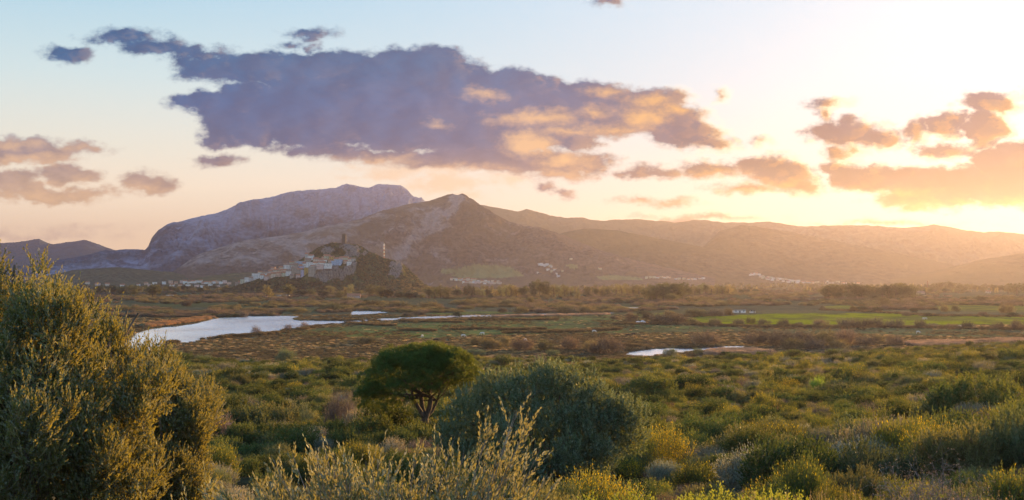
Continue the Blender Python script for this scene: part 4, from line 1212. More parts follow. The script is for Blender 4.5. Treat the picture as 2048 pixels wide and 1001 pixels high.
# ------------------------------------------------------------------ scrub of the slope: nearest shrubs one by one, the rest as one mass
def build_scrub():
    g = np.random.default_rng(5)
    n = 52000
    y = 470 * g.uniform(0, 1, n) ** 0.5
    a = g.uniform(-0.60, 0.62, n)
    x = a * y
    ok = (y > 17) & (ground_z(x, y, False) > 0.25)
    x, y = x[ok], y[ok]
    order = g.permutation(len(x)); x, y = x[order], y[order]
    z = ground_z(x, y)
    size = (0.55 + 1.3 * fbm(x * .05, y * .05, 3, .5, 201) ** 1.7) * g.choice([.6, .8, 1.0, 1.25, 1.6], len(x), p=[.25, .25, .25, .17, .08]) * g.uniform(.85, 1.15, len(x)) * np.interp(y, [15, 60, 200, 400], [.62, .95, 1.3, 1.25])
    # thin out: keep a loose blue-noise spacing on a grid, hero plants keep their room
    cell = 1.0; seen = {}; keep = np.zeros(len(x), bool)
    for i in range(len(x)):
        r = .78 * size[i]
        k = (int(x[i] // cell), int(y[i] // cell)); okk = True
        for dx_ in (-1, 0, 1):
            for dy_ in (-1, 0, 1):
                for j in seen.get((k[0] + dx_, k[1] + dy_), ()):
                    if (x[i] - x[j]) ** 2 + (y[i] - y[j]) ** 2 < (r + .78 * size[j]) ** 2 * .30: okk = False; break
                if not okk: break
            if not okk: break
        if okk:
            for (tx, ty, tr) in TAKEN:
                if (x[i] - tx) ** 2 + (y[i] - ty) ** 2 < (tr + r * .55) ** 2: okk = False; break
        if okk: seen.setdefault(k, []).append(i); keep[i] = True
    x, y, z, size = x[keep], y[keep], z[keep], size[keep]
    n = len(x)
    names = list(SHRUB_SPECS)
    k1 = fbm(x * .035 + 40, y * .025, 3, .55, 211); k2 = fbm(x * .05, y * .04 + 90, 3, .55, 212); u = g.uniform(size=n)
    right = sstep(x / y, -0.05, 0.25)
    w = np.stack([  .42 + 2.6 * np.clip(k1 - .45, 0, 1),                       # mastic
                  .42 + 1.5 * np.clip(.55 - k1, 0, 1),                       # rockrose
                  .08 + .24 * right + 1.2 * np.clip(k2 - .55, 0, 1) * (.4 + right),   # broom
                  .08 + .16 * right + 1.2 * np.clip(.46 - k2, 0, 1),         # heath
                  .14 + .6 * np.clip(.48 - k1, 0, 1),                        # silver
                  .06 + .25 * np.clip(.45 - k2, 0, 1),                       # twiggy
                  .035 + .05 * right], 1)
    w = np.cumsum(w / w.sum(1, keepdims=True), 1)
    kind = (u[:, None] > w).sum(1).clip(0, 6)
    hz = size * g.uniform(.75, 1.4, n) * np.where(kind == 3, .8, 1)
    px, py = project(x, y, z + .4)
    inview = (px > -40) & (px < 2090) & (py < 1050)
    cand = np.where(inview)[0]
    near = cand[np.argsort(-(size[cand] / y[cand]))][:290]
    isnear = np.zeros(n, bool); isnear[near] = True
    colour = {'mastic_shrub': ('dark green', 'dense mastic'), 'rockrose_shrub': ('grey green', 'rounded rockrose'), 'broom_shrub': ('yellow green', 'feathery broom'),
              'heath_shrub': ('rusty brown', 'low heath'), 'silver_shrub': ('silvery', 'soft leaved'), 'twiggy_shrub': ('pink grey', 'half bare twiggy'), 'gorse_shrub': ('yellow flowered', 'prickly gorse')}
    for i in near:
        nm = names[kind[i]]
        far = 'close by' if y[i] < 34 else ('midway' if y[i] < 58 else 'farther off')
        side = 'left of the pine' if px[i] < 760 else ('between pine and wild olive' if px[i] < 1010 else ('beyond the wild olive' if px[i] < 1320 else ('on the right half' if px[i] < 1700 else 'at the far right')))
        c, d = colour[nm]
        lab = '%s %s shrub %s, %s, among others like it' % (c, d, side, far)
        data = NEAR[nm] if y[i] < 70 else SHRUBS[nm][i % 2]
        place(nm, data, x[i], y[i], z[i] - .06, size[i], hz[i], g.uniform(0, 6.28), lab, 'shrub', lab.replace(', among others like it', '').replace(' shrub ', ' shrubs '))
    m = ~isnear
    kinds = [SHRUBS[nm][v] for nm in names for v in (0, 1)]
    scatter('scrub', 'mixed green and brown maquis scrub covering the slope', 'scrub', np.stack([x, y, z - .06], 1)[m], (kind * 2 + g.integers(0, 2, n))[m],
            g.uniform(0, 6.28, n)[m], np.stack([size, size, hz], 1)[m], kinds)
    # low growth that closes the gaps
    n = 11000
    y = 460 * g.uniform(0, 1, n) ** .55; x = g.uniform(-.6, .62, n) * y
    ok = (y > 9) & (ground_z(x, y, False) > .1); x, y = x[ok], y[ok]; n = len(x)
    s = g.uniform(.35, .62, n) * np.interp(y, [9, 40, 200], [.5, .8, 1.2])
    scatter('undergrowth', 'low heath and dry grass between the shrubs', 'undergrowth', np.stack([x, y, ground_z(x, y) - .04], 1),
            g.choice([2, 3, 6, 7, 10, 11, 8], n), g.uniform(0, 6.28, n), np.stack([s, s, s * .62], 1), kinds)
build_scrub()

# ------------------------------------------------------------------ the marsh: tussocks, reeds and bare bushes
def tussock_data(mat, seed, n=120, h=.7, r=.55, w=.05):
    g = np.random.default_rng(seed)
    P = g.normal(0, r * .45, (n, 3)); P[:, 2] = 0
    D = np.stack([P[:, 0] * .8, P[:, 1] * .8, np.full(n, .8)], 1) + g.normal(0, .22, (n, 3))
    o = mk('tussock', *leaves(P, D, h * g.uniform(.5, 1.1, n), w, g, .3), ML[mat]); d = o.data; bpy.data.objects.remove(o); return d
def reed_data(mat, seed, n=90, h=2.2, r=1.3):
    g = np.random.default_rng(seed)
    P = g.uniform(-r, r, (n, 3)); P[:, 2] = 0
    D = g.normal(0, .09, (n, 3)) + np.array([0, 0, 1])
    hh = h * g.uniform(.6, 1.1, n)
    a = leaves(P, D, hh, .07, g, .05)
    b = leaves(np.repeat(P + unit(D) * (hh * .8)[:, None], 3, 0), np.repeat(D, 3, 0) + g.normal(0, .3, (n * 3, 3)), .35, .12, g)
    o = mk('reed', *join(a, b), ML[mat]); d = o.data; bpy.data.objects.remove(o); return d
def bush_data(mat, seed, rad=2.2, h=2.4, nsh=420, nl=6, L=.34, Wd=.055, sl=1.0, up=.7, **kw):
    V, F, mi = shrub_proto('marsh_bush', seed, rad, h, nsh, nl, L, Wd, sl, up=up, inner=.35, twig=.03, **kw)
    o = mk('marsh_bush', V, F, [ML[mat], M_twig], mi=mi); d = o.data; bpy.data.objects.remove(o); return d
TUSS = [tussock_data('sedge', 301), tussock_data('sedge', 302, h=.9), tussock_data('straw', 303, 90), tussock_data('willow', 304, 110, .5)]
REED = [reed_data('reed', 311), reed_data('palereed', 312)]
BUSH = {'tam': [bush_data('tamarisk', 321), bush_data('tamarisk', 322)], 'wil': [bush_data('willow', 323), bush_data('willow', 324)],
        'dk': [bush_data('dark', 325, L=.3, Wd=.13)], 'pale': [bush_data('bare', 326, nsh=300)]}

def wet_mask(x, y):
    px, py = project(x, y, x * 0)
    w = np.zeros(x.shape, bool)
    for _, _, poly in WATERS: w |= poly_mask(px, py, poly)
    return w
def marsh_grass():
    g = np.random.default_rng(6)
    pts, pick, scl = [], [], []
    # reddish marsh: dense low tussocks
    n = 60000
    py = g.uniform(630, 728, n); px = g.uniform(-60, 2110, n)
    a, b = px_dir(px, py); D = (0.0 - CAMZ) / b; x = a * D; y = D
    ok = (ground_z(x, y, False) < .25) & ~wet_mask(x, y)
    field = np.zeros(n, bool)
    for i, (poly, c, s) in enumerate(FIELDS):
        if i in (0, 1, 2, 10): field |= poly_mask(px, py, poly)
    meadow = poly_mask(px, py, FIELDS[3][0]) | poly_mask(px, py, FIELDS[5][0])
    f = fbm(x * .03, y * .012, 4, .55, 221)
    ok &= ~field & (~meadow | (f > .56) | (g.uniform(size=n) < .12))
    x, y, px, py, f, meadow = x[ok], y[ok], px[ok], py[ok], f[ok], meadow[ok]
    s = g.uniform(.5, 1.2, len(x)) * np.interp(py, [630, 730], [1.3, .9])
    k = np.where(f > .52, g.integers(0, 2, len(x)), g.choice([0, 1, 2, 3, 3], len(x)))
    k = np.where(meadow & (g.uniform(size=len(x)) < .5), 3, k)
    pts.append(np.stack([x, y, ground_z(x, y)], 1)); pick.append(k); scl.append(np.stack([s * 1.5, s * 1.2, s * .8], 1))
    # dark tussock rows and the water's edge
    rows = [((335, 687), (470, 672)), ((440, 677), (560, 666)), ((470, 674), (545, 669)), ((600, 660), (640, 653)), ((590, 643), (700, 645)), ((600, 642), (760, 641.5)), ((620, 642), (690, 644.5)),
            ((800, 641), (930, 642)), ((800, 644), (925, 645)), ((930, 640), (1115, 640)), ((800, 661), (870, 662)), ((905, 659), (1000, 658)), ((1000, 661), (1090, 659)), ((1010, 667), (1170, 664)),
            ((700, 649), (790, 652)), ((1100, 664), (1240, 660)), ((1230, 649), (1420, 650)), ((1420, 652), (1560, 655)), ((1560, 653), (1700, 657)), ((1256, 702), (1440, 694)), ((1240, 690), (1300, 700)),
            ((1700, 622), (1870, 632)), ((1640, 620), (1760, 625)), ((1840, 632), (2048, 634)), ((1760, 655), (2048, 660)), ((1930, 610), (2048, 612)), ((300, 665), (345, 688))]
    for (p, q) in rows:
        m = int(np.hypot(q[0] - p[0], (q[1] - p[1]) * 4) * 2.2)
        t = g.uniform(0, 1, m); px = p[0] + (q[0] - p[0]) * t + g.normal(0, 1.5, m); py = p[1] + (q[1] - p[1]) * t + g.normal(0, .55, m)
        a, b = px_dir(px, py); D = -CAMZ / b; x = a * D
        ok = ~wet_mask(x, D); x, D = x[ok], D[ok]; s = g.uniform(.9, 1.9, len(x))
        pts.append(np.stack([x, D, ground_z(x, D)], 1)); pick.append(g.integers(0, 2, len(x))); scl.append(np.stack([s * 1.6, s * 1.3, s * 1.3], 1))
    pts = np.concatenate(pts); n = len(pts)
    scatter('marsh_grass', 'reddish brown tussocks of the salt marsh', 'marsh grass', pts, np.concatenate(pick), g.uniform(0, 6.28, n), np.concatenate(scl), TUSS)
    # reeds
    def reed_zone(name, label, polys, n, k, hs):
        P, S_ = [], []
        for poly, m in polys:
            P0_ = np.array(poly); got = 0
            while got < m:
                px = g.uniform(P0_[:, 0].min(), P0_[:, 0].max(), 4 * m); py = g.uniform(P0_[:, 1].min(), P0_[:, 1].max(), 4 * m)
                o_ = poly_mask(px, py, poly); px, py = px[o_][:m - got], py[o_][:m - got]
                if not len(px): break
                a, b = px_dir(px, py); D = -CAMZ / b; P.append(np.stack([a * D, D, ground_z(a * D, D)], 1)); got += len(px)
        P = np.concatenate(P); s = g.uniform(.7, 1.25, len(P)) * (.55 + .9 * fbm(P[:, 0] * .06, P[:, 1] * .06, 3, .5, 61))
        scatter(name, label, 'reeds', P, np.full(len(P), 0), g.uniform(0, 6.28, len(P)), np.stack([s, s, s * hs], 1), [REED[k]])
    reed_zone('reed_bed', 'orange brown reed bank on the far side of the river', [([(296, 656), (330, 652), (400, 643), (432, 636), (430, 633), (395, 637), (330, 646), (296, 651)], 700), ], 0, 0, .72)
    reed_zone('pale_reed_bed', 'pale pink reeds at the end of the pond', [([(1416, 708), (1440, 704), (1500, 703), (1545, 708), (1490, 712), (1412, 712)], 420), ([(1800, 685), (2060, 682), (2060, 690), (1840, 694)], 420), ([(985, 634), (1220, 629), (1220, 630.5), (990, 635.5)], 200)], 0, 1, 0.62)
marsh_grass()

BUSHES = [  # px, base py, width px, height px, kind
 (512,669,27,19,'pale'),(576,661,20,14,'pale'),(609,656,23,13,'pale'),
 (985,698,72,24,'wil'),(1045,701,62,27,'tam'),(1092,701,48,24,'wil'),(1140,699,46,28,'tam'),(1182,700,42,20,'wil'),(1217,707,78,36,'tam'),(1188,707,32,20,'tam'),(955,690,46,18,'wil'),(730,688,60,18,'wil'),(1010,692,34,22,'wil'),
 (1410,689,78,28,'tam'),(1512,692,64,32,'tam'),(1560,692,72,36,'tam'),(1610,690,72,32,'tam'),(1652,692,60,34,'wil'),(1692,690,52,34,'tam'),(1733,691,52,22,'tam'),(1592,698,62,24,'wil'),(1632,699,52,22,'tam'),(1682,698,44,22,'wil'),(1790,690,48,20,'tam'),(1975,690,46,12,'tam'),(1690,676,60,18,'tam'),(1755,684,40,16,'wil'),
 (1325,649,70,24,'tam'),(1296,641,30,18,'tam'),(1355,648,44,22,'tam'),(1387,648,30,14,'wil'),(1429,651,36,15,'tam'),(1478,650,30,13,'tam'),(1501,648,26,14,'wil'),(1526,650,36,13,'tam'),(1567,652,30,15,'tam'),(1598,652,22,9,'pale'),(1640,652,42,14,'tam'),(1262,643,30,20,'tam'),
 (1690,655,50,20,'tam'),(1722,656,44,20,'tam'),(1752,656,48,22,'tam'),(1790,656,44,20,'tam'),(1840,656,32,18,'tam'),(1866,655,30,10,'pale'),(1936,656,32,14,'tam'),(1998,659,28,16,'tam'),(2034,660,36,22,'tam'),(1905,656,30,9,'tam'),
 (1392,633,62,18,'wil'),(1432,633,50,16,'tam'),(1457,631,26,15,'wil'),(1338,633,42,12,'wil'),(1290,631,40,11,'wil'),
 (1645,622,15,11,'tam'),(1707,623,15,13,'wil'),(1755,624,26,10,'dk'),(1725,620,24,8,'dk'),(1771,619,26,11,'tam'),(1815,620,32,10,'tam'),(1828,624,18,8,'dk'),(1812,633,26,11,'tam'),(1854,633,22,8,'dk'),(1888,624,26,16,'wil'),(1912,624,24,16,'wil'),(1966,632,24,9,'tam'),(2012,627,38,21,'wil'),(2026,634,30,10,'dk'),(1940,606,22,6,'dk'),(1845,605,26,6,'dk'),(1975,611,18,5,'dk'),(1995,612,18,5,'dk'),(1962,603,34,12,'wil'),(2010,604,44,14,'wil'),(1800,610,30,10,'wil'),(1770,612,30,16,'wil'),
 (1040,627,42,16,'wil'),(1080,626,34,12,'tam'),(1130,627,56,18,'wil'),(1175,626,40,18,'wil'),(1212,622,40,14,'wil'),(1228,640,20,10,'tam'),(1005,626,24,12,'tam'),(915,633,20,10,'dk'),(840,632,34,12,'tam'),(815,634,26,10,'tam'),
 (375,613,30,13,'tam'),(330,632,50,14,'wil'),(430,631,50,16,'tam'),(455,634,30,12,'tam'),(488,634,22,14,'tam'),(520,627,40,14,'wil'),(660,622,60,17,'wil'),(600,627,50,14,'wil'),(745,614,50,14,'wil'),(790,618,60,18,'wil'),(860,617,60,14,'wil'),(700,604,50,12,'wil'),(560,606,50,12,'tam'),(420,600,26,8,'dk'),(490,608,40,10,'wil'),(940,612,60,14,'wil'),(1020,612,60,14,'wil'),
]
def ordinal(i): return ['first', 'second', 'third', 'fourth', 'fifth', 'sixth', 'seventh', 'eighth', 'ninth', 'tenth', 'eleventh', 'twelfth', 'thirteenth', 'fourteenth', 'fifteenth', 'sixteenth', 'seventeenth', 'eighteenth', 'nineteenth', 'twentieth'][i]
def bush_zone(px, py):
    if py > 684 and px < 1260: return 'in the thicket behind the pine'
    if py > 674: return 'in the thicket right of the pond'
    if px < 640 and py > 650: return 'on the near river bank'
    if px > 1230 and px < 1670 and py > 640: return 'along the left half of the bright field'
    if px >= 1670 and py > 650: return 'along the right half of the bright field'
    if px > 1240 and px < 1480: return 'behind the left tip of the bright field'
    if px >= 1480: return 'among the small fields on the right'
    if px < 560: return 'across the river, left of the village'
    return 'beyond the river below the castle hill'
def marsh_bushes():
    g = np.random.default_rng(8)
    BN = {'tam': ('brown bare bush', 'tamarisk'), 'wil': ('olive brown bush', 'willow_bush'), 'dk': ('dark evergreen bush', 'evergreen_bush'), 'pale': ('pale leafless bush', 'bare_bush')}
    zones = {}
    for b in BUSHES: zones.setdefault((bush_zone(b[0], b[1]), b[4]), []).append(b)
    for (zn, k), bs in zones.items():
        bs.sort()
        for i, (px, py, w, h, k) in enumerate(bs):
            a, b = px_dir(px, py); D = -CAMZ / b; x = a * D
            adj, nm = BN[k]
            lab = '%s %s' % (adj, zn) if len(bs) == 1 else '%s %s, %s from left' % (adj, zn, ordinal(i))
            data = BUSH[k][i % len(BUSH[k])]
            place(nm, data, x, D, float(ground_z(x, D)) - .1, px_size(w, D) / 4.6, px_size(h, D) / 2.5, g.uniform(0, 6.28), lab, 'bush', 'marsh bushes')
    # the far brushwood as one mass
    n = 30000
    py = 573 + 62 * g.uniform(0, 1, n) ** 1.0; px = g.uniform(-80, 2130, n)
    a, b = px_dir(px, py); D = -CAMZ / b; x = a * D
    f = fbm(px * .008, py * .11, 4, .55, 231)
    left = px < 1250
    ok = ~wet_mask(x, D) & (f > np.where(px < 1240, .40, np.where(py < 612, .40, .60)))
    for i in (0, 1, 2, 8, 9, 10, 12): ok &= ~poly_mask(px, py, FIELDS[i][0])
    ok &= ~((py > 626) & (px > 560)) & (g.uniform(size=n) < np.interp(py, [573, 600, 635], [.55, .8, .95]))
    for wn in WATERS: ok &= ~poly_mask(px, py - 2.5, wn[2])
    x, y, px, py, f = x[ok], D[ok], px[ok], py[ok], f[ok]; m = len(x)
    s = g.uniform(.5, 1.35, m) * np.interp(py, [573, 600, 635], [1.5, 1.25, .95])
    kinds = [BUSH['tam'][0], BUSH['wil'][0], BUSH['wil'][1], BUSH['tam'][1], BUSH['dk'][0], BUSH['pale'][0]]
    kk = np.where(vnoise(px * .02, py * .2, 9) > .5, g.choice([0, 3, 1, 5], m, p=[.4, .35, .2, .05]), g.choice([1, 2, 0, 4], m, p=[.45, .4, .09, .06]))
    scatter('brushwood', 'brown and olive brushwood covering the far marsh', 'brushwood', np.stack([x, y, ground_z(x, y) - .1], 1), kk, g.uniform(0, 6.28, m), np.stack([s * 1.5, s * 1.5, s * .95], 1), kinds)
marsh_bushes()

# ------------------------------------------------------------------ trees of the plain
def tree_data(kind, seed):
    """crown and trunk meshes for a tree 10 m tall"""
    g = np.random.default_rng(seed)
    B = Parts(); lumps = []
    if kind == 'eucalyptus_tree':
        for i in range(9):
            a = g.uniform(0, 6.28); q = g.uniform(.4, 2.2); lumps.append((q * math.cos(a), q * math.sin(a), g.uniform(2.6, 8.6), g.uniform(1.0, 1.9), g.uniform(1.0, 1.9), g.uniform(1.0, 1.7)))
        mat, nsh, L, Wd, sl = 'euc', 380, .55, .22, 1.0
    elif kind == 'poplar_tree':
        for i in range(7): lumps.append((g.normal(0, .3), g.normal(0, .3), 2.2 + i * 1.05, 1.0 - .07 * i, 1.0 - .07 * i, 1.1))
        mat, nsh, L, Wd, sl = 'poplar', 260, .42, .15, .9
    elif kind == 'cypress_tree':
        for i in range(6): lumps.append((0, 0, 1.4 + i * 1.45, 1.0 - .13 * i, 1.0 - .13 * i, 1.1))
        mat, nsh, L, Wd, sl = 'dark', 300, .42, .18, .6
    elif kind == 'umbrella_pine':
        for i in range(8):
            a = g.uniform(0, 6.28); q = g.uniform(.8, 4.2); lumps.append((q * math.cos(a), q * math.sin(a), 7.6 - q * .22, 2.0, 2.0, 1.2))
        mat, nsh, L, Wd, sl = 'dark', 380, .5, .2, .8
    else:  # round tree
        lumps = [(x_ * 2.6, y_ * 2.6, 1 + z_ * 6.8, rx * 2.6, ry * 2.6, rz_ * 6.5) for (x_, y_, z_, rx, ry, rz_) in lump_heap(seed, 1.25, 1.1, 8)]
        mat, nsh, L, Wd, sl = 'dark', 420, .55, .24, .9
    P, d = dome_points(lumps, nsh, g, .45, .6)
    lv, (a, b) = shoots(P, d * .7 + np.array([0, 0, .5]) + g.normal(0, .4, P.shape), sl, 8, L, Wd, g, .8, .1, .1)
    cr = mk('crown', *lv, ML[mat]); 
    B.tube(np.array([[0, 0, -.3], [.1, 0, 2], [0, .1, 5], [.05, 0, 7.5]]), [.30, .24, .15, .04], 6)
    for i in range(6):
        l = lumps[i % len(lumps)]; s = np.array([0, 0, min(l[2] * .55, 4)]); e = np.array(l[:3]); B.tube(np.array([s, (s + e) / 2 + g.normal(0, .2, 3), e]), [.12, .08, .03], 4)
    tr = B.build('trunk', M_bark)
    out = (cr.data, tr.data); bpy.data.objects.remove(cr); bpy.data.objects.remove(tr)
    return out
TREED = {k: [tree_data(k, 500 + 7 * i + j) for j in range(3)] for i, k in enumerate(['eucalyptus_tree', 'poplar_tree', 'cypress_tree', 'umbrella_pine', 'round_tree'])}
TW = {'eucalyptus_tree': 6.4, 'poplar_tree': 2.6, 'cypress_tree': 2.0, 'umbrella_pine': 11.0, 'round_tree': 6.2}
E, Pp, Cc, Uu, Rr = 'eucalyptus_tree', 'poplar_tree', 'cypress_tree', 'umbrella_pine', 'round_tree'
TREES = [  # px, base py, width px, height px, kind
 (305,599,36,31,E),(225,591,22,20,E),(200,590,18,18,E),(180,601,22,22,E),(150,592,20,18,E),(245,590,24,18,E),(270,593,24,22,E),(318,576,16,12,Rr),(338,582,18,12,Rr),(370,582,22,13,Rr),(435,582,14,9,Uu),(454,580,13,11,Rr),(448,588,4,8,Cc),(467,588,4,8,Cc),(400,586,16,10,E),
 (534,597,15,26,Pp),(576,597,27,29,E),(600,592,30,15,Rr),(622,592,24,14,E),(645,594,22,15,Rr),(662,588,16,16,Pp),(681,598,18,14,E),(690,595,12,20,Pp),(701,594,12,24,Pp),(718,593,16,12,E),(740,594,28,25,E),(762,597,20,24,E),(776,597,26,22,Rr),(800,597,24,18,Rr),(820,598,30,18,Rr),(842,600,16,12,E),
 (858,599,20,25,E),(870,598,14,24,Pp),(882,597,30,24,E),(897,598,20,22,E),(914,594,22,20,Rr),(930,593,8,20,Cc),(938,592,9,22,Cc),(946,593,8,20,Cc),(955,595,9,18,Pp),(966,595,10,16,Pp),(976,593,14,14,Cc),(990,595,12,16,Pp),
 (1002,595,14,22,Pp),(1012,596,14,24,Pp),(1022,596,14,26,Pp),(1033,596,14,24,Pp),(1046,597,18,24,E),(1060,607,18,14,E),(1070,596,18,32,E),(1080,595,20,36,E),(1094,595,20,33,E),(1108,595,14,26,Pp),(1118,595,14,24,Pp),(1130,596,14,26,Pp),(1142,596,14,22,Pp),(1156,600,10,16,Pp),(1178,595,16,21,E),(1191,594,14,19,E),(1204,594,14,20,Pp),(1215,593,18,21,E),(1232,592,12,22,Pp),(1243,592,12,21,Pp),(1254,591,13,23,Pp),(1266,592,14,22,Pp),(1278,592,14,22,Pp),
 (1290,602,22,26,E),(1300,603,24,34,E),(1313,604,26,37,E),(1327,604,28,38,E),(1341,603,26,37,E),(1354,603,26,36,E),(1366,602,26,36,E),(1377,600,18,28,E),(1303,604,20,18,E),(1345,605,24,18,E),
 (1389,592,12,20,Pp),(1400,592,14,23,Pp),(1411,591,18,25,E),(1423,592,12,20,Pp),(1434,591,12,22,Pp),(1446,591,14,20,Pp),(1457,591,14,21,Pp),(1465,590,12,18,Pp),(1471,586,5,9,Cc),(1483,587,11,9,Rr),(1490,585,4,9,Cc),(1496,585,9,8,Rr),(1511,586,13,9,Rr),(1542,606,5,10,Cc),
 (1648,598,18,24,E),(1658,599,24,29,E),(1670,599,26,31,E),(1683,599,28,30,E),(1697,599,26,31,E),(1710,599,28,32,E),(1724,599,26,28,E),(1738,599,26,27,E),(1752,600,26,28,E),(1765,600,26,29,E),(1778,600,26,31,E),(1792,600,28,32,E),(1806,599,28,33,E),(1820,599,26,29,E),(1832,598,20,26,E),(1676,600,16,16,E),(1745,601,28,16,E),(1700,600,20,15,E),
 (1888,589,23,11,Uu),(1852,586,16,12,E),(1868,583,16,16,E),(1884,583,16,18,E),(1900,582,18,19,E),(1916,583,18,17,E),(1932,583,16,14,E),(1950,584,16,14,E),(1968,584,18,14,E),(1986,585,16,15,E),(2002,585,16,14,E),(2016,589,18,22,E),(2034,591,26,24,E),(2050,590,22,20,E),(2075,592,30,26,E),
]
def tree_zone(px, py):
    if px < 520: return 'on the plain left of the castle hill'
    if px < 855: return 'at the foot of the castle hill'
    if px < 985: return 'in the row right of the castle hill foot'
    if px < 1283: return 'in the long tree line at mid distance'
    if px < 1382: return 'in the tall dark clump at the centre right'
    if px < 1560: return 'in the hazy row right of the clump'
    if px < 1840: return 'in the long dark grove on the right'
    return 'in the glowing tree line at the far right'
def build_tree(kind, data, x, y, z, sx, sz, rz, label, group=None):
    root = thing(kind, label, 'tree', (x, y, z), rz, group); root.scale = (sx, sx, sz)
    for nm, d in zip(('crown', 'trunk'), data):
        c = bpy.data.objects.new(nm, d); COL.objects.link(c); c.parent = root
    return root
def plain_trees():
    g = np.random.default_rng(9)
    adj = {E: 'broad eucalyptus tree', Pp: 'slender poplar tree', Cc: 'narrow dark cypress', Uu: 'flat topped umbrella pine', Rr: 'round dark tree'}
    zones = {}
    for t in TREES: zones.setdefault((tree_zone(t[0], t[1]), t[4]), []).append(t)
    for (zn, k), ts in zones.items():
        ts.sort()
        for i, (px, py, w, h, k) in enumerate(ts):
            a, b = px_dir(px, py); D = -CAMZ / b; x = a * D
            lab = '%s %s' % (adj[k], zn) if len(ts) == 1 else '%s %s, %s from left' % (adj[k], zn, ordinal(i))
            build_tree(k, TREED[k][i % 3], x, D, float(ground_z(x, D)), px_size(w, D) / TW[k] * 1.1, px_size(h, D) / 10 * 1.04, g.uniform(0, 6.28), lab, 'trees of the plain')
    # distant woods: one mass
    n = 5200
    py = 563.5 + 24 * g.uniform(0, 1, n) ** 1.5; px = g.uniform(-80, 2130, n)
    a, b = px_dir(px, py); D = -CAMZ / b; x = a * D
    f = fbm(px * .012, py * .25, 3, .55, 241)
    ok = (f > np.where(px > 1000, .42, .50)) & ~((px > 470) & (px < 880) & (py < 586)) & (D < 6500)
    ok &= (fbm(px * .05, py * .6, 2, .5, 242) > .35)
    x, y, px, py = x[ok], D[ok], px[ok], py[ok]; m = len(x)
    s = g.uniform(.6, 1.3, m) * np.interp(py, [563, 590], [1.15, .9])
    c = [TREED[E][0][0], TREED[E][1][0], TREED[Pp][0][0], TREED[Pp][1][0], TREED[Rr][0][0]]
    scatter('woodland', 'hazy distant woods across the far plain', 'woodland', np.stack([x, y, ground_z(x, y)], 1), g.choice(5, m, p=[.33, .3, .15, .15, .07]), g.uniform(0, 6.28, m), np.stack([s * 1.2, s * 1.2, s], 1), c)
plain_trees()

# ------------------------------------------------------------------ castle hill
HILL_D0, HILL_D1 = 2255.0, 2445.0
HILL_COLS = {
 440: [(0,588),(1,584)], 462: [(0,588),(1,577)], 490: [(0,588),(.4,576),(.7,568),(1,561)], 520: [(0,588),(.35,575),(.6,563),(1,549)],
 560: [(0,588),(.3,573),(.5,561),(.7,550),(1,536)], 600: [(0,588),(.25,573),(.42,561),(.55,551),(.8,531),(1,520)],
 622: [(0,588),(.22,575),(.34,563),(.40,550),(.48,542),(.7,526),(.82,514),(1,504)],
 640: [(0,588),(.22,575),(.32,563),(.37,537),(.5,531),(.68,522),(.76,513),(.83,499),(1,494)],
 665: [(0,588),(.25,576),(.36,561),(.40,534),(.5,529),(.68,520),(.74,515),(.80,498),(1,486)],
 690: [(0,588),(.25,577),(.38,558),(.42,534),(.5,527),(.66,518),(.73,512),(.78,496),(.9,490),(1,487)],
 712: [(0,588),(.25,577),(.40,552),(.44,530),(.5,522),(.6,517),(.7,513),(.78,500),(1,490)],
 721: [(0,588),(.4,557),(.5,541),(.62,528),(.8,508),(1,493)], 745: [(0,588),(.4,561),(.7,533),(1,506)], 770: [(0,588),(.4,565),(.7,541),(1,517)],
 784: [(0,588),(.4,567),(.6,553),(.66,547),(.74,531),(1,520)], 803: [(0,588),(.4,570),(.6,560),(.66,553),(.74,535),(1,526)],
 815: [(0,588),(.5,571),(.75,554),(1,537)], 830: [(0,588),(.5,576),(1,551)], 850: [(0,588),(.5,581),(1,569)], 890: [(0,588),(1,587)], 910: [(0,588),(1,588.5)]}
def hill_py(px, v):
    cols = sorted(HILL_COLS)
    tab = np.array([np.interp(v, [a for a, _ in HILL_COLS[c]], [b for _, b in HILL_COLS[c]]) for c in cols])   # cols x v
    idx = np.interp(px, cols, np.arange(len(cols)))
    i0 = np.clip(np.floor(idx).astype(int), 0, len(cols) - 2); f = (idx - i0)
    f = f * f * (3 - 2 * f) * .5 + f * .5
    return tab[i0] * (1 - f[:, None]) + tab[i0 + 1] * f[:, None]
ROCKS = [[(628,562),(632,536),(640,530),(664,532),(690,531),(714,520),(716,532),(712,546),(700,552),(680,560),(655,566)],
         [(640,506),(648,496),(662,492),(668,500),(664,512),(650,513)], [(690,514),(693,494),(700,490),(714,491),(722,500),(716,514),(702,514)], [(722,510),(728,497),(738,500),(732,512)],
         [(776,556),(779,528),(790,522),(806,520),(807,538),(800,548),(797,558),(790,556)], [(668,494),(690,488),(700,489),(696,497),(676,500)]]
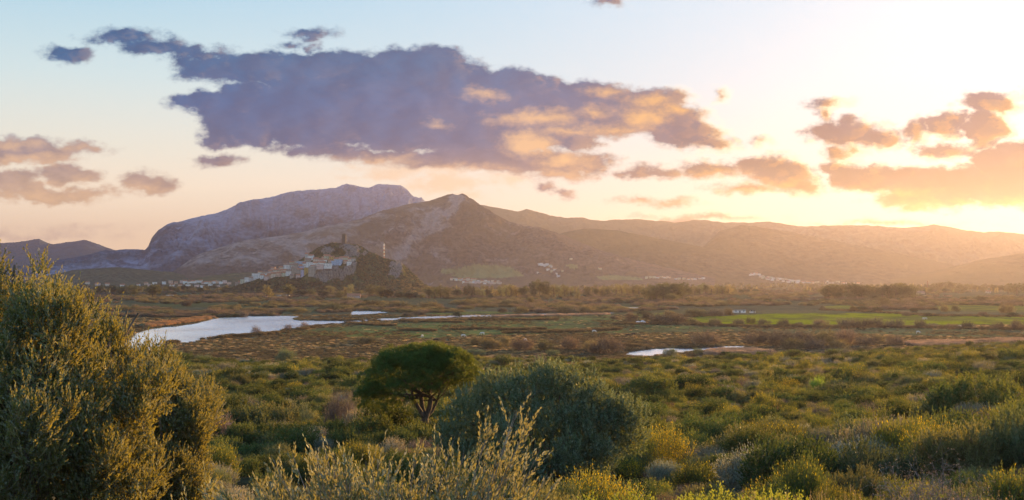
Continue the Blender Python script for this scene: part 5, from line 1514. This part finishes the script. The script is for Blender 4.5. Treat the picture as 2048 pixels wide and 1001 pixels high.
def build_castle_hill():
    nu, nv = 520, 260
    u = np.linspace(440, 910, nu); v = np.linspace(0, 1, nv)
    PY = hill_py(u, v)
    D = np.repeat((HILL_D0 + (HILL_D1 - HILL_D0) * v)[None], nu, 0)
    U = np.repeat(u[:, None], nv, 1)
    X = px_dir(U, PY)[0] * D; Z = CAMZ + px_dir(U, PY)[1] * D
    rock = np.zeros(U.shape)
    for p in ROCKS: rock = np.maximum(rock, poly_mask(U + (fbm(U * .12, PY * .12, 4, .6, 4) - .5) * 22, PY + (fbm(U * .12, PY * .15, 4, .6, 5) - .5) * 18, p) * 1.0)
    e = np.minimum(1, v * 6)[None] * sstep(U, 440, 480) * sstep(U, 910, 870)
    n = (fbm(X * .035, D * .035, 5, .55, 301) - .5) * 7 + (fbm(X * .16, Z * .12 + D * .05, 4, .6, 302, True) - .55) * 5.0 * (.35 + rock)
    top = np.minimum(1, (1 - v) * 5 + .35)[None]
    Z = Z + n * e * top
    # back slope
    vb = np.linspace(0, 1, 24)[1:]
    Xb = X[:, -1:] * (1 + vb[None] * .05); Db = D[:, -1:] + 190 * vb[None]; Zb = Z[:, -1:] * (1 - vb[None] ** .8) - 1
    X, D, Z = np.concatenate([X, Xb], 1), np.concatenate([D, Db], 1), np.concatenate([Z, Zb], 1)
    rock = np.concatenate([rock, np.zeros(Xb.shape)], 1)
    o = mk('castle_hill', np.stack([X, D, Z], -1).reshape(-1, 3), grid_faces(nu, nv + 23, True), None, smooth=True)
    for _ in range(3): rock[1:-1, 1:-1] = (rock[:-2, 1:-1] + rock[2:, 1:-1] + rock[1:-1, :-2] + rock[1:-1, 2:] + rock[1:-1, 1:-1] * 2) / 6
    a = o.data.attributes.new('rock', 'FLOAT', 'POINT'); a.data.foreach_set('value', rock.ravel().astype(np.float32))
    m, t, out = material('castle_rock')
    p = t.n('ShaderNodeNewGeometry').outputs['Position']
    n1 = t.noise(t.v('MULTIPLY', p, (1, 1, .5)), .16, 6, .65); n2 = t.noise(p, .05, 4, .6); n3 = t.noise(t.v('MULTIPLY', p, (1.6, 1.6, .35)), .35, 4, .6)
    r = t.n('ShaderNodeAttribute', attribute_name='rock').outputs['Fac']
    f = t.ss(t.m('ADD', t.m('MULTIPLY', r, .50), t.m('MULTIPLY_ADD', n1, 1.5, -.75)), .22, .46)
    sc = t.mix(t.ss(n1, .3, .7), (0.022, 0.027, 0.012), (0.058, 0.060, 0.027))
    sc = t.mix(t.ss(n2, .5, .65), sc, (0.085, 0.085, 0.032))
    rk = t.mix(t.ss(n3, .28, .68), (0.06, 0.05, 0.042), (0.25, 0.20, 0.165))
    principled(t, out, t.mix(f, sc, rk), 1.0, 0.0, bump(t, t.m('ADD', n1, n3), 1.0, 1.6))
    o.data.materials.append(m)
    tag(o, 'steep rocky castle hill carrying the village', 'hill', kind='structure')
    _, py = project(X[:, :nv], D[:, :nv], Z[:, :nv])
    return u, py, D[:, :nv], Z[:, :nv]
HU, HPY, HDD, HZ = build_castle_hill()
def hill_at(px, py):
    i = int(np.argmin(np.abs(HU - px))); col = HPY[i]
    j = int(np.argmax(col <= py)) if (col <= py).any() else int(np.argmin(col))
    return float(px_dir(px, py)[0] * HDD[i, j]), float(HDD[i, j]), float(HZ[i, j])

def hill_scrub():
    g = np.random.default_rng(15)
    n = 4600
    i = g.integers(4, len(HU) - 4, n); j = g.integers(4, HDD.shape[1] - 1, n)
    px, py = HU[i], HPY[i, j]
    ok = np.ones(n, bool)
    for p in ROCKS: ok &= ~poly_mask(px, py, p) | (g.uniform(size=n) < .05)
    vill = poly_mask(px, py, [(478,570),(482,552),(520,546),(560,532),(590,520),(606,505),(640,508),(700,510),(716,512),(716,532),(640,536),(628,562),(600,556),(560,556),(520,562)])
    meadow = poly_mask(px, py, [(655,570),(690,562),(712,555),(725,562),(720,578),(670,578)])
    ok &= ~vill & (~meadow | (g.uniform(size=n) < .1))
    i, j, px, py = i[ok], j[ok], px[ok], py[ok]; n = len(i)
    X = px_dir(px, py)[0] * HDD[i, j]
    s = g.uniform(.55, 1.35, n) * np.where(py > 565, 1.25, 1.0)
    kinds = [BUSH['dk'][0], BUSH['wil'][0], BUSH['wil'][1]]
    dark = poly_mask(px, py, [(500,575),(600,556),(720,576),(720,590),(500,590)]) | poly_mask(px, py, [(615,512),(640,490),(690,484),(690,500),(650,512)])
    k = np.where(dark, g.choice(3, n, p=[.7, .15, .15]), g.choice(3, n, p=[.22, .40, .38]))
    scatter('hillside_scrub', 'dark bushes covering the castle hill', 'scrub', np.stack([X, HDD[i, j], HZ[i, j] - .5], 1), k, g.uniform(0, 6.28, n), np.stack([s, s, s * g.uniform(.7, 1.2, n)], 1), kinds)
hill_scrub()

# ------------------------------------------------------------------ houses
def plaster(name, c): return paint(name, c, .85, .14, .35, .1)
WALLC = {'white': plaster('white_plaster', (.82, .75, .68)), 'cream': plaster('cream_plaster', (.62, .55, .38)), 'pink': plaster('pink_plaster', (.68, .47, .40)), 'salmon': plaster('salmon_plaster', (.66, .42, .30)),
         'grey': plaster('grey_render', (.52, .46, .41)), 'stone': plaster('brown_stone', (.42, .34, .27)), 'blue': plaster('blue_plaster', (.40, .50, .62)), 'ochre': plaster('ochre_plaster', (.58, .36, .10)),
         'lilac': plaster('lilac_plaster', (.50, .45, .58)), 'peach': plaster('peach_plaster', (.74, .56, .42))}
ROOFC = {'red': paint('terracotta_tiles', (.42, .17, .09), .85, .22, .8, .1), 'brown': paint('brown_tiles', (.30, .18, .12), .85, .22, .8, .1), 'flat': paint('flat_roof', (.42, .39, .36), .9, .15, .5, .1)}
M_pane = paint('window_glass', (.035, .04, .05), .2, .1, 1, .5)
M_door = paint('wooden_door', (.12, .07, .04), .6, .2, 3, .2)
def house(x, y, z, w, d, h, wall, roof, rz, label, cat='house', group=None, wins=True, name='house', sink=5.0):
    root = thing(name, label, cat, (x, y, z), rz, group)
    B = Parts(); B.box((0, 0, (h - sink) / 2), (w, d, h + sink))
    ridge = roof != 'flat'
    rh = min(w, d) * .32
    if ridge:     # gable ends of the wall
        B.add([[-w / 2, -d / 2, h], [-w / 2, d / 2, h], [-w / 2, 0, h + rh]], None, [[0, 1, 2]]); B.add([[w / 2, -d / 2, h], [w / 2, d / 2, h], [w / 2, 0, h + rh]], None, [[0, 2, 1]])
    B.build('wall', WALLC[wall], root)
    Rf = Parts(); o_, th = .45, .28
    if ridge:
        for s in (-1, 1):
            a = np.array([[-w / 2 - o_, s * (d / 2 + o_), h - rh * o_ / (d / 2)], [w / 2 + o_, s * (d / 2 + o_), h - rh * o_ / (d / 2)], [w / 2 + o_, 0, h + rh + .02], [-w / 2 - o_, 0, h + rh + .02]])
            Vv = np.concatenate([a, a + [0, 0, th]])
            Rf.add(Vv, [[0, 1, 2, 3], [4, 7, 6, 5], [0, 4, 5, 1], [1, 5, 6, 2], [2, 6, 7, 3], [3, 7, 4, 0]])
    else:
        Rf.box((0, 0, h + .12), (w + .3, d + .3, .24)); Rf.box((0, -d / 2 + .1, h + .55), (w + .1, .2, .6))
    Rf.build('roof', ROOFC[roof], root)
    if wins:
        nwin = max(2, int(w / 3.2)); st = max(1, int(h / 3.0))
        wm = Parts(); wm.box((0, 0, 0), (.95, .16, 1.3)); wme = None
        for k in range(nwin):
            for s_ in range(st):
                if s_ == 0 and k == nwin // 2: continue
                px_ = -w / 2 + w * (k + .5) / nwin
                if wme is None:
                    ob = wm.build('window', M_pane, root); wme = ob.data
                else:
                    ob = bpy.data.objects.new('window', wme); COL.objects.link(ob); ob.parent = root
                ob.location = (px_, -d / 2 - .02, 1.7 + 3.0 * s_)
        dm = Parts(); dm.box((0, 0, 1.05), (1.1, .14, 2.1)); ob = dm.build('door', M_door, root); ob.location = (-w / 2 + w * (nwin // 2 + .5) / nwin, -d / 2 - .02, 0)
    return root

VILLAGE = [
 (480,568,7,5,'peach','red','little peach house between the cream house and the low stone house'),
 (520,549,8,6,'peach','red','little peach house above the big white cube'),
 (547,541,8,6,'pink','red','little pink house high above the left of the terracotta cluster'),
 (570,545,8,6,'salmon','red','little salmon house below the tall pale brown roofed house'),
 (583,530,9,6,'cream','red','cream house on the left skyline of the village'),
 (593,528,8,6,'grey','brown','grey house on the left skyline touching the blue house'),
 (590,541,8,6,'white','red','little white house among the stone houses in the village middle'),
 (584,556,9,6,'stone','brown','stone house at the lower edge under the white gabled house'),
 (596,556,9,7,'pink','red','pink house at the lower edge left of the narrow blue grey house'),
 (626,538,9,6,'cream','red','cream house above the tall dark stone house'),
 (633,541,8,6,'stone','red','stone house stepping down from the cliff edge on its left'),
 (650,524,8,5,'white','red','little white house in the upper row, middle'),
 (660,525,8,5,'salmon','red','little salmon house in the upper row, middle'),
 (648,519,8,5,'peach','red','little peach house at the top left of the cream house'),
 (682,526,7,5,'white','red','little white house squeezed behind the large light blue house'),
 (699,529,9,5,'white','flat','white flat house near the right end of the cliff top'), # px, base py, width px, height px, wall, roof, label
 (475,572,9,6,'stone','brown','low stone house at the bottom left end of the village slope'),
 (486,567,9,8,'cream','flat','cream flat roofed house lowest on the left of the village'),
 (495,564,10,9,'white','flat','white block beside the cream house at the lower left'),
 (503,562,8,8,'grey','brown','small grey house under the big white cube'),
 (512,558,17,11,'white','flat','big white cube shaped house on the left part of the village'),
 (525,557,9,8,'white','red','white house with red roof right of the big white cube'),
 (533,560,9,9,'pink','red','pink house right of the big white cube, lower row'),
 (530,552,9,7,'white','brown','white house above the pink one on the left'),
 (539,557,9,9,'salmon','red','salmon house, left end of the terracotta roofed cluster'),
 (547,555,11,9,'peach','red','peach house in the terracotta roofed cluster, lower left'),
 (558,553,10,8,'salmon','red','salmon house in the middle of the terracotta roofed cluster'),
 (542,548,10,7,'pink','red','pink house at the top left of the terracotta roofed cluster'),
 (553,546,11,7,'peach','red','peach house at the top middle of the terracotta roofed cluster'),
 (564,546,9,7,'salmon','red','salmon house at the top right of the terracotta roofed cluster'),
 (568,552,9,8,'cream','red','cream house at the right end of the terracotta roofed cluster'),
 (562,540,8,6,'peach','red','small peach house above the terracotta roofed cluster'),
 (574,540,14,12,'white','brown','tall pale house with brown roof above the terracotta cluster'),
 (584,537,9,9,'grey','brown','grey house right of the tall pale brown roofed house'),
 (578,550,11,9,'white','brown','white gabled house below the tall pale house'),
 (590,546,13,12,'stone','brown','stone house in the middle of the village'),
 (600,549,11,12,'stone','red','stone house with red roof left of the ochre house'),
 (592,536,10,8,'stone','brown','stone house above the middle of the village'),
 (601,530,15,7,'blue','flat','blue house on the upper left of the village'),
 (604,538,11,7,'lilac','red','lilac house below the left blue house'),
 (606,553,7,13,'lilac','flat','narrow blue grey house touching the ochre house'),
 (613,547,10,12,'ochre','flat','bright ochre yellow house on the cliff edge'),
 (625,549,15,17,'stone','flat','tall dark stone house right of the ochre house'),
 (610,533,10,7,'white','red','white house between the lilac house and the long white terrace'),
 (620,532,14,7,'white','flat','long white terrace house above the ochre house'),
 (614,518,8,12,'grey','red','grey bell tower house at the upper left corner of the village'),
 (622,519,11,9,'white','red','white house with red roof beside the bell tower house'),
 (616,525,13,6,'stone','brown','stone house under the bell tower house'),
 (632,524,11,7,'peach','red','peach house at the foot of the upper crag, left'),
 (642,525,11,7,'pink','red','pink house at the foot of the upper crag, middle'),
 (632,531,10,6,'white','red','white house with red roof behind the cliff top, left'),
 (644,531,12,6,'white','red','white house with red roof behind the cliff top, middle'),
 (640,535,11,6,'pink','flat','pink flat house right on the cliff edge'),
 (656,535,16,6,'white','flat','long white house right on the cliff edge'),
 (654,518,13,7,'cream','red','cream house with red roof at the top of the village'),
 (664,520,9,7,'ochre','red','small yellow house with red roof at the top of the village'),
 (673,523,10,7,'salmon','red','salmon house behind the right blue house'),
 (668,530,10,8,'blue','flat','smaller light blue house on the cliff top'),
 (677,529,14,10,'blue','flat','large light blue house on the cliff top at the right'),
 (684,520,10,6,'pink','red','pink house in the upper row at the right'),
 (692,521,10,7,'cream','red','cream house near the right end of the upper row'),
 (691,527,8,6,'salmon','red','salmon house right of the large light blue house'),
 (700,524,9,7,'peach','red','peach house at the right end of the village'),
 (707,522,8,5,'grey','brown','small grey house on the right end of the cliff'),
]
def village():
    g = np.random.default_rng(21)
    for (px, py, w, h, wc, rc, lab) in VILLAGE:
        x, y, z = hill_at(px, py)
        s = y / FPX
        house(x, y, z - .3, w * s * .96, max(6, min(w, 12) * s * g.uniform(.7, .95)), h * s * (.8 if rc != 'flat' else .95), wc, rc, g.normal(0, .22), lab, group='houses of the hill village')
village()

def castle_tower():
    x, y, z = hill_at(688, 488); s = y / FPX; z -= 1.5
    root = thing('castle_tower', 'square ruined stone tower on the top of the castle hill', 'tower', (x, y, z))
    w, h = 7.6 * s, 20.5 * s
    B = Parts(); t = 1.6
    # hollow, broken battlement: four walls butted end to end
    B.box((0, -w / 2 + t / 2, h / 2), (w, t, h)); B.box((0, w / 2 - t / 2, h / 2 - .4), (w, t, h - .8))
    B.box((-w / 2 + t / 2, 0, h / 2 - .2), (t, w - 2 * t, h - .4)); B.box((w / 2 - t / 2, 0, h / 2 - .6), (t, w - 2 * t, h - 1.2))
    m, tt, o = material('tower_stone')
    p = tt.n('ShaderNodeTexCoord').outputs['Object']
    br = tt.n('ShaderNodeTexBrick'); tt.link(tt.v('MULTIPLY', p, (1, 1, 1)), br.inputs['Vector']); br.inputs['Scale'].default_value = .8
    br.inputs['Color1'].default_value = (.08, .065, .055, 1); br.inputs['Color2'].default_value = (.12, .095, .08, 1); br.inputs['Mortar'].default_value = (.12, .10, .09, 1)
    n = tt.noise(p, .5, 5, .6)
    principled(tt, o, tt.mix(.5, br.outputs[0], tt.mix(tt.ss(n, .3, .7), (.05, .045, .04), (.13, .11, .09))), .95, .05)
    B.build('wall', m, root)
    for k, xx in enumerate((-2.6, -.9, .9, 2.6)):
        M_ = Parts(); M_.box((xx, -w / 2 + t / 2, h + .55), (1.0, t * .9, 1.1)); M_.build('merlon', m, root)
    for zz in (h * .35, h * .62, h * .82):
        M_ = Parts(); M_.box((.4, -w / 2, zz), (.7, .25, 1.7)); M_.build('window', M_pane, root)
castle_tower()

def antenna_mast():
    x, y, z = hill_at(768, 516); s = y / FPX
    root = thing('antenna_mast', 'tall red and white antenna mast behind the castle hill crest', 'mast', (x, y, z - 1))
    red, white = paint('red_mast_paint', (.50, .07, .04), .5), paint('white_mast_paint', (.75, .72, .70), .5)
    H = 29 * s; n = 8
    for k in range(n):
        B = Parts(); z0, z1 = H * k / n, H * (k + 1) / n
        r = .95 - .05 * k
        for a in range(3):
            c, c2 = [(r * math.cos(a * 2.094 + q), r * math.sin(a * 2.094 + q)) for q in (0, 2.094)]
            B.tube([[c[0], c[1], z0], [c[0], c[1], z1]], .20, 5)
            B.tube([[c[0], c[1], z0], [c2[0], c2[1], z1]], .10, 4); B.tube([[c2[0], c2[1], z0], [c[0], c[1], z1]], .10, 4)
        B.build('mast_section', red if k % 2 == 0 else white, root)
    for k, zz in enumerate((H * .78, H * .86, H * .93)):
        for a in (-1, 1):
            B = Parts(); B.box((a * 1.25, -.3, zz), (.5, .35, 2.2)); B.build('antenna_panel', white, root)
    B = Parts(); B.tube([[0, 0, H], [0, 0, H + 3]], [.12, .05], 5); B.build('lightning_rod', white, root)
antenna_mast()

# ------------------------------------------------------------------ towns and farms of the plain
SURFS = [CENT, MIDS, SPURS, LOWS, LOWS2]
def surf_at(px, py):
    """nearest surface under a photo pixel: the plain or a hillside"""
    best = None
    a, b = px_dir(px, py)
    if b < 0:
        D = -CAMZ / b; best = (a * D, D, 0.0)
    for (U, Vv, X, Y, Z, PYV) in SURFS:
        us = U[:, 0]
        if px < us[0] or px > us[-1]: continue
        i = int(np.argmin(np.abs(us - px))); nv = int((Vv[i] <= 1).sum()); col = PYV[i, :nv]
        if not (col <= py).any(): continue
        j = int(np.argmax(col <= py))
        if j == 0 or Z[i, j] < .5: continue
        if best is None or Y[i, j] < best[1]: best = (float(a * Y[i, j]), float(Y[i, j]), float(Z[i, j]))
    return best
def town(items, group, labeller, seed, wins=False):
    g = np.random.default_rng(seed)
    for i, (px, py, w, h, wc, rc) in enumerate(items):
        x, y, z = surf_at(px, py); s = y / FPX
        house(x, y, z, w * s, w * s * .7, h * s * (.75 if rc != 'flat' else .95), wc, rc, g.normal(0, .3), labeller(i, wc, rc, len(items)), group=group, wins=wins, sink=4)
g_ = np.random.default_rng(33)
def roofword(rc): return 'flat roofed' if rc == 'flat' else ('red roofed' if rc == 'red' else 'brown roofed')
def make_items(zone, n, wr, hr, walls, roofs, seed):
    """houses along a street: zone = polyline of (px, py) with scatter"""
    g = np.random.default_rng(seed); out = []
    P = np.array(zone, float)
    for k in range(n):
        t = (k + .5) / n * (len(P) - 1); i = int(t); f = t - i
        i2 = min(i + 1, len(P) - 1)
        q = P[i] * (1 - f) + P[i2] * f
        out.append((float(q[0] + g.normal(0, 1.0)), float(q[1] + g.uniform(-1.0, 1.0)), float(g.uniform(*wr)), float(g.uniform(*hr)), str(g.choice(walls)), str(g.choice(roofs))))
    return out
hamlet = make_items([(902,561),(920,561),(950,564),(980,566),(1003,568)], 17, (5, 8), (3.2, 4.6), ['white', 'peach', 'cream', 'peach'], ['red', 'flat', 'red'], 41) + make_items([(925,565),(960,568),(1000,569)], 11, (5, 8), (3, 4.4), ['white', 'peach', 'pink'], ['red', 'flat'], 42)
town(hamlet, 'houses of the hamlet under the pale field', lambda i, w, r, n: '%s %s house in the hamlet below the hill field, %s from left, %s row' % (w, roofword(r), ordinal(i if i < 17 else i - 17), 'back' if i < 17 else 'front'), 43)
hillw = [(1078,531,5,3,'white','flat'),(1083,532,6,4,'white','flat'),(1088,533,6,4,'white','flat'),(1094,534,6,3.5,'white','flat'),(1100,534.5,5,3,'cream','flat'),(1103,537,4,2.6,'white','flat'),(1096,542,6,3.4,'white','flat'),(1104,544,5,3,'cream','flat'),(1110,541,6,3.6,'white','red'),(1113,549,4,2.6,'white','flat'),(1117,554,6,3.2,'white','flat'),(1125,545,4,2.6,'cream','red'),(1076,547,4,2.6,'white','flat'),(1142,521,6,2.6,'cream','flat'),(1200,539,6,3.4,'cream','red')]
town(hillw, 'white houses on the slope of the pyramid hill', lambda i, w, r, n: '%s %s house on the slope above the hamlet, %s from top' % (w, roofword(r), ordinal(i)), 44)
rt1 = make_items([(1290,557),(1320,556),(1345,558),(1380,560),(1410,559)], 16, (4, 6.5), (2.4, 3.6), ['white', 'peach', 'cream', 'white'], ['red', 'flat'], 45)
town(rt1, 'scattered houses right of the pyramid hill', lambda i, w, r, n: '%s %s house scattered right of the pyramid hill, %s from left' % (w, roofword(r), ordinal(i)), 46)
rt2 = make_items([(1500,551),(1515,553),(1530,557),(1550,560),(1575,562),(1600,565)], 20, (4.5, 7.5), (2.6, 4.0), ['white', 'white', 'peach', 'cream'], ['red', 'flat', 'flat'], 47)
town(rt2, 'far town at the foot of the right ridge', lambda i, w, r, n: '%s %s house on the far right town upper street, %s from left' % (w, roofword(r), ordinal(i)), 48)
rt3 = make_items([(1520,557),(1560,564),(1600,567),(1640,568),(1680,568),(1720,569)], 20, (4.5, 7.5), (2.4, 3.6), ['white', 'white', 'peach', 'cream'], ['red', 'flat', 'flat'], 49)
town(rt3, 'far town at the foot of the right ridge', lambda i, w, r, n: '%s %s house on the far right town lower street, %s from left' % (w, roofword(r), ordinal(i)), 50)
lt1 = make_items([(284,570),(340,569),(370,567),(395,566),(415,569),(440,568),(462,570)], 19, (6, 9), (4, 6), ['white', 'pink', 'peach', 'white', 'salmon'], ['red', 'flat', 'red'], 51)
town(lt1, 'houses of the plain left of the castle hill', lambda i, w, r, n: '%s %s house in the back row left of the castle hill, %s from left' % (w, roofword(r), ordinal(i)), 52)
lt2 = make_items([(165,568),(215,573),(290,574),(345,573),(385,575),(420,575),(465,577)], 15, (6, 10), (3.6, 5), ['white', 'peach', 'pink'], ['red', 'flat', 'red'], 53)
town(lt2, 'houses of the plain left of the castle hill', lambda i, w, r, n: '%s %s house in the front row left of the castle hill, %s from left' % (w, roofword(r), ordinal(i)), 54)
SHEDS = [(1478,626,24,4.4,'white','flat','long white farm building at the edge of the green field'),(1505,626,10,2.4,'white','flat','low white shed right of the long white farm building'),(1628,602,24,2.6,'white','flat','long low white greenhouse left of the dark grove'),
         (566,594,26,3,'white','flat','low white farm wall below the village'),(531,597,9,6,'white','red','small white farmhouse among the trees below the village'),(562,578,6,5,'white','flat','white cabin at the foot of the village slope'),(708,596,26,6,'pink','red','long pink farmhouse below the castle hill'),
         (1840,589,16,4,'peach','brown','long farmhouse in the glow beside the umbrella pine'),(1848,594,8,2.4,'white','flat','small white shed under the glowing trees'),(1976,586,9,3.5,'peach','red','farmhouse in the glow at the far right'),(340,594,14,3,'white','flat','low white shed on the plain left of the river')]
for (px, py, w, h, wc, rc, lab) in SHEDS:
    a, b = px_dir(px, py); D = -CAMZ / b; s = D / FPX
    house(a * D, D, 0, w * s, min(w * s * .6, 9), h * s * (.75 if rc != 'flat' else .95), wc, rc, 0.05, lab, 'farm building', wins=w > 8, name='farm_building', sink=1)
def tents():
    a, b = px_dir(1281, 647); D = -CAMZ / b; s = D / FPX
    for i, (dx_, w, h, lab) in enumerate([(-4, 13, 4.0, 'white domed tent left of the two by the bushes'), (6, 11, 5.0, 'white domed tent right of the two by the bushes')]):
        n = 9; th = np.linspace(0, np.pi, n); B = Parts()
        W_, H_ = w * s / 2, h * s
        V = []
        for yy in (-2.2, 2.2): V += [[-W_ * math.cos(q), yy, H_ * math.sin(q)] for q in th]
        Q = [[k, k + 1, n + k + 1, n + k] for k in range(n - 1)]
        B.add(V, Q); B.add([[0, -2.2, 0], [0, 2.2, 0]])
        T = [[2 * n, k + 1, k] for k in range(n - 1)] + [[2 * n + 1, n + k, n + k + 1] for k in range(n - 1)]
        B.T.append(np.array(T))
        root = B.build('tent', paint('white_canvas_%s' % ('one', 'two')[i], (.74, .73, .72), .7)); root.location = (a * D + dx_ * s, D + i * 3, 0)
        tag(root, lab, 'tent', 'white tents in the marsh')
tents()
def chimney():
    a, b = px_dir(1855, 586); D = -CAMZ / b; s = D / FPX
    B = Parts(); B.tube([[0, 0, -1], [0, 0, 22 * s * .6], [0, 0, 23 * s]], [1.5 * s * .8, 1.2 * s * .8, 1.0 * s * .8], 12); B.tube([[0, 0, 22.2 * s], [0, 0, 23.2 * s]], [1.25 * s, 1.25 * s], 12)
    o = B.build('chimney', paint('brick_stack', (.25, .13, .09), .9)); o.location = (a * D, D, 0); tag(o, 'slim brick chimney rising from the glowing trees', 'chimney')
chimney()
def church():
    x, y, z = surf_at(1655, 569); s = y / FPX
    root = thing('church_tower', 'white church tower of the far right town', 'tower', (x, y, z))
    B = Parts(); B.box((0, 0, 3.6 * s), (2.6 * s, 2.6 * s, 7.2 * s)); B.box((4 * s, 0, 1.6 * s), (5 * s, 3.4 * s, 3.2 * s)); B.build('wall', WALLC['white'], root)
    B = Parts(); B.box((0, 0, 7.9 * s), (2.9 * s, 2.9 * s, 1.4 * s), 0, .15); B.build('roof', ROOFC['red'], root)
church()

# ------------------------------------------------------------------ grazing cattle
def cow_mesh():
    """one continuous skinned body: head down, grazing; length along +x, about 2.3 m"""
    J = [(0, 0, 1.05, .30), (.45, 0, 1.08, .33), (.85, 0, 1.12, .30), (1.15, 0, 1.02, .19), (1.42, 0, .72, .14), (1.60, 0, .42, .13), (1.72, 0, .18, .085),   # rump .. muzzle
         (-.42, 0, 1.10, .29), (-.62, 0, 1.12, .10), (-.70, 0, .75, .035), (-.70, 0, .45, .05),                                                             # tail
         (1.50, .17, .62, .04), (1.50, -.17, .62, .04)]                                                                                                       # ears
    Eg = [(0, 1), (1, 2), (2, 3), (3, 4), (4, 5), (5, 6), (0, 7), (7, 8), (8, 9), (9, 10), (4, 11), (4, 12)]
    for (b, x0, hind) in ((2, .86, False), (7, -.40, True)):
        for s in (-1, 1):
            k = len(J)
            if hind: J += [(x0 + .06, s * .20, .78, .15), (x0 - .12, s * .21, .46, .075), (x0 - .03, s * .21, .10, .055), (x0 + .05, s * .21, .02, .06)]
            else: J += [(x0, s * .20, .72, .12), (x0 + .02, s * .20, .40, .07), (x0, s * .20, .10, .05), (x0 + .06, s * .20, .02, .06)]
            Eg += [(b, k), (k, k + 1), (k + 1, k + 2), (k + 2, k + 3)]
    me = bpy.data.meshes.new('cow'); me.from_pydata([j[:3] for j in J], Eg, [])
    o = bpy.data.objects.new('cow', me); COL.objects.link(o)
    sk = o.modifiers.new('skin', 'SKIN'); sub = o.modifiers.new('sub', 'SUBSURF'); sub.levels = sub.render_levels = 1
    for i, j in enumerate(J): me.skin_vertices[0].data[i].radius = (j[3], j[3])
    me.skin_vertices[0].data[0].use_root = True
    dg = bpy.context.evaluated_depsgraph_get()
    d = bpy.data.meshes.new_from_object(o.evaluated_get(dg))
    bpy.data.objects.remove(o)
    return d
def cattle():
    base = cow_mesh()
    g = np.random.default_rng(44)
    ws = paint('white_hide', (.66, .60, .52), .9, .15, 2); bs = paint('dark_hide', (.025, .018, .014), .8, .2, 2)
    meshes = []
    for mm in (ws, bs):
        d = base.copy(); d.materials.clear(); d.materials.append(mm); meshes.append(d)
    for (px, py, dark, rz, lab) in [(844,676,0,1.2,'white cow seen end on, left of the other white cow above the pine'),(925,675.5,0,.15,'white cow grazing side on above the pine crown'),(966,671,0,2.8,'pale cow far right of the white cows above the pine'),
                                  (870,684,1,.4,'black cow between the two white cows above the pine'),(1258,675,1,2.9,'left black cow of the pair near the pond'),(1268,672,1,2.7,'right black cow of the pair near the pond'),
                                  (1187,666,0,.3,'pale cow standing on the meadow behind the bare thicket'),(1835,668,0,.1,'lone white cow grazing on the right meadow'),(1920,656,0,2.9,'pale cow between bushes at the edge of the right green field'),
                                  (1846,640,0,.5,'left pale cow of the pair in the bright green field'),(1852,640,0,2.5,'right pale cow of the pair in the bright green field'),(1050,684,0,1.0,'tan cow behind the bare thicket above the pine')]:
        a, b = px_dir(px, py); D = -CAMZ / b
        o = bpy.data.objects.new('cow', meshes[dark]); COL.objects.link(o); o.location = (a * D, D, float(ground_z(a * D, D)) + .02); o.rotation_euler = (0, 0, rz); o.scale = (1.15,) * 3
        tag(o, lab, 'cow', 'cattle grazing on the marsh')
cattle()
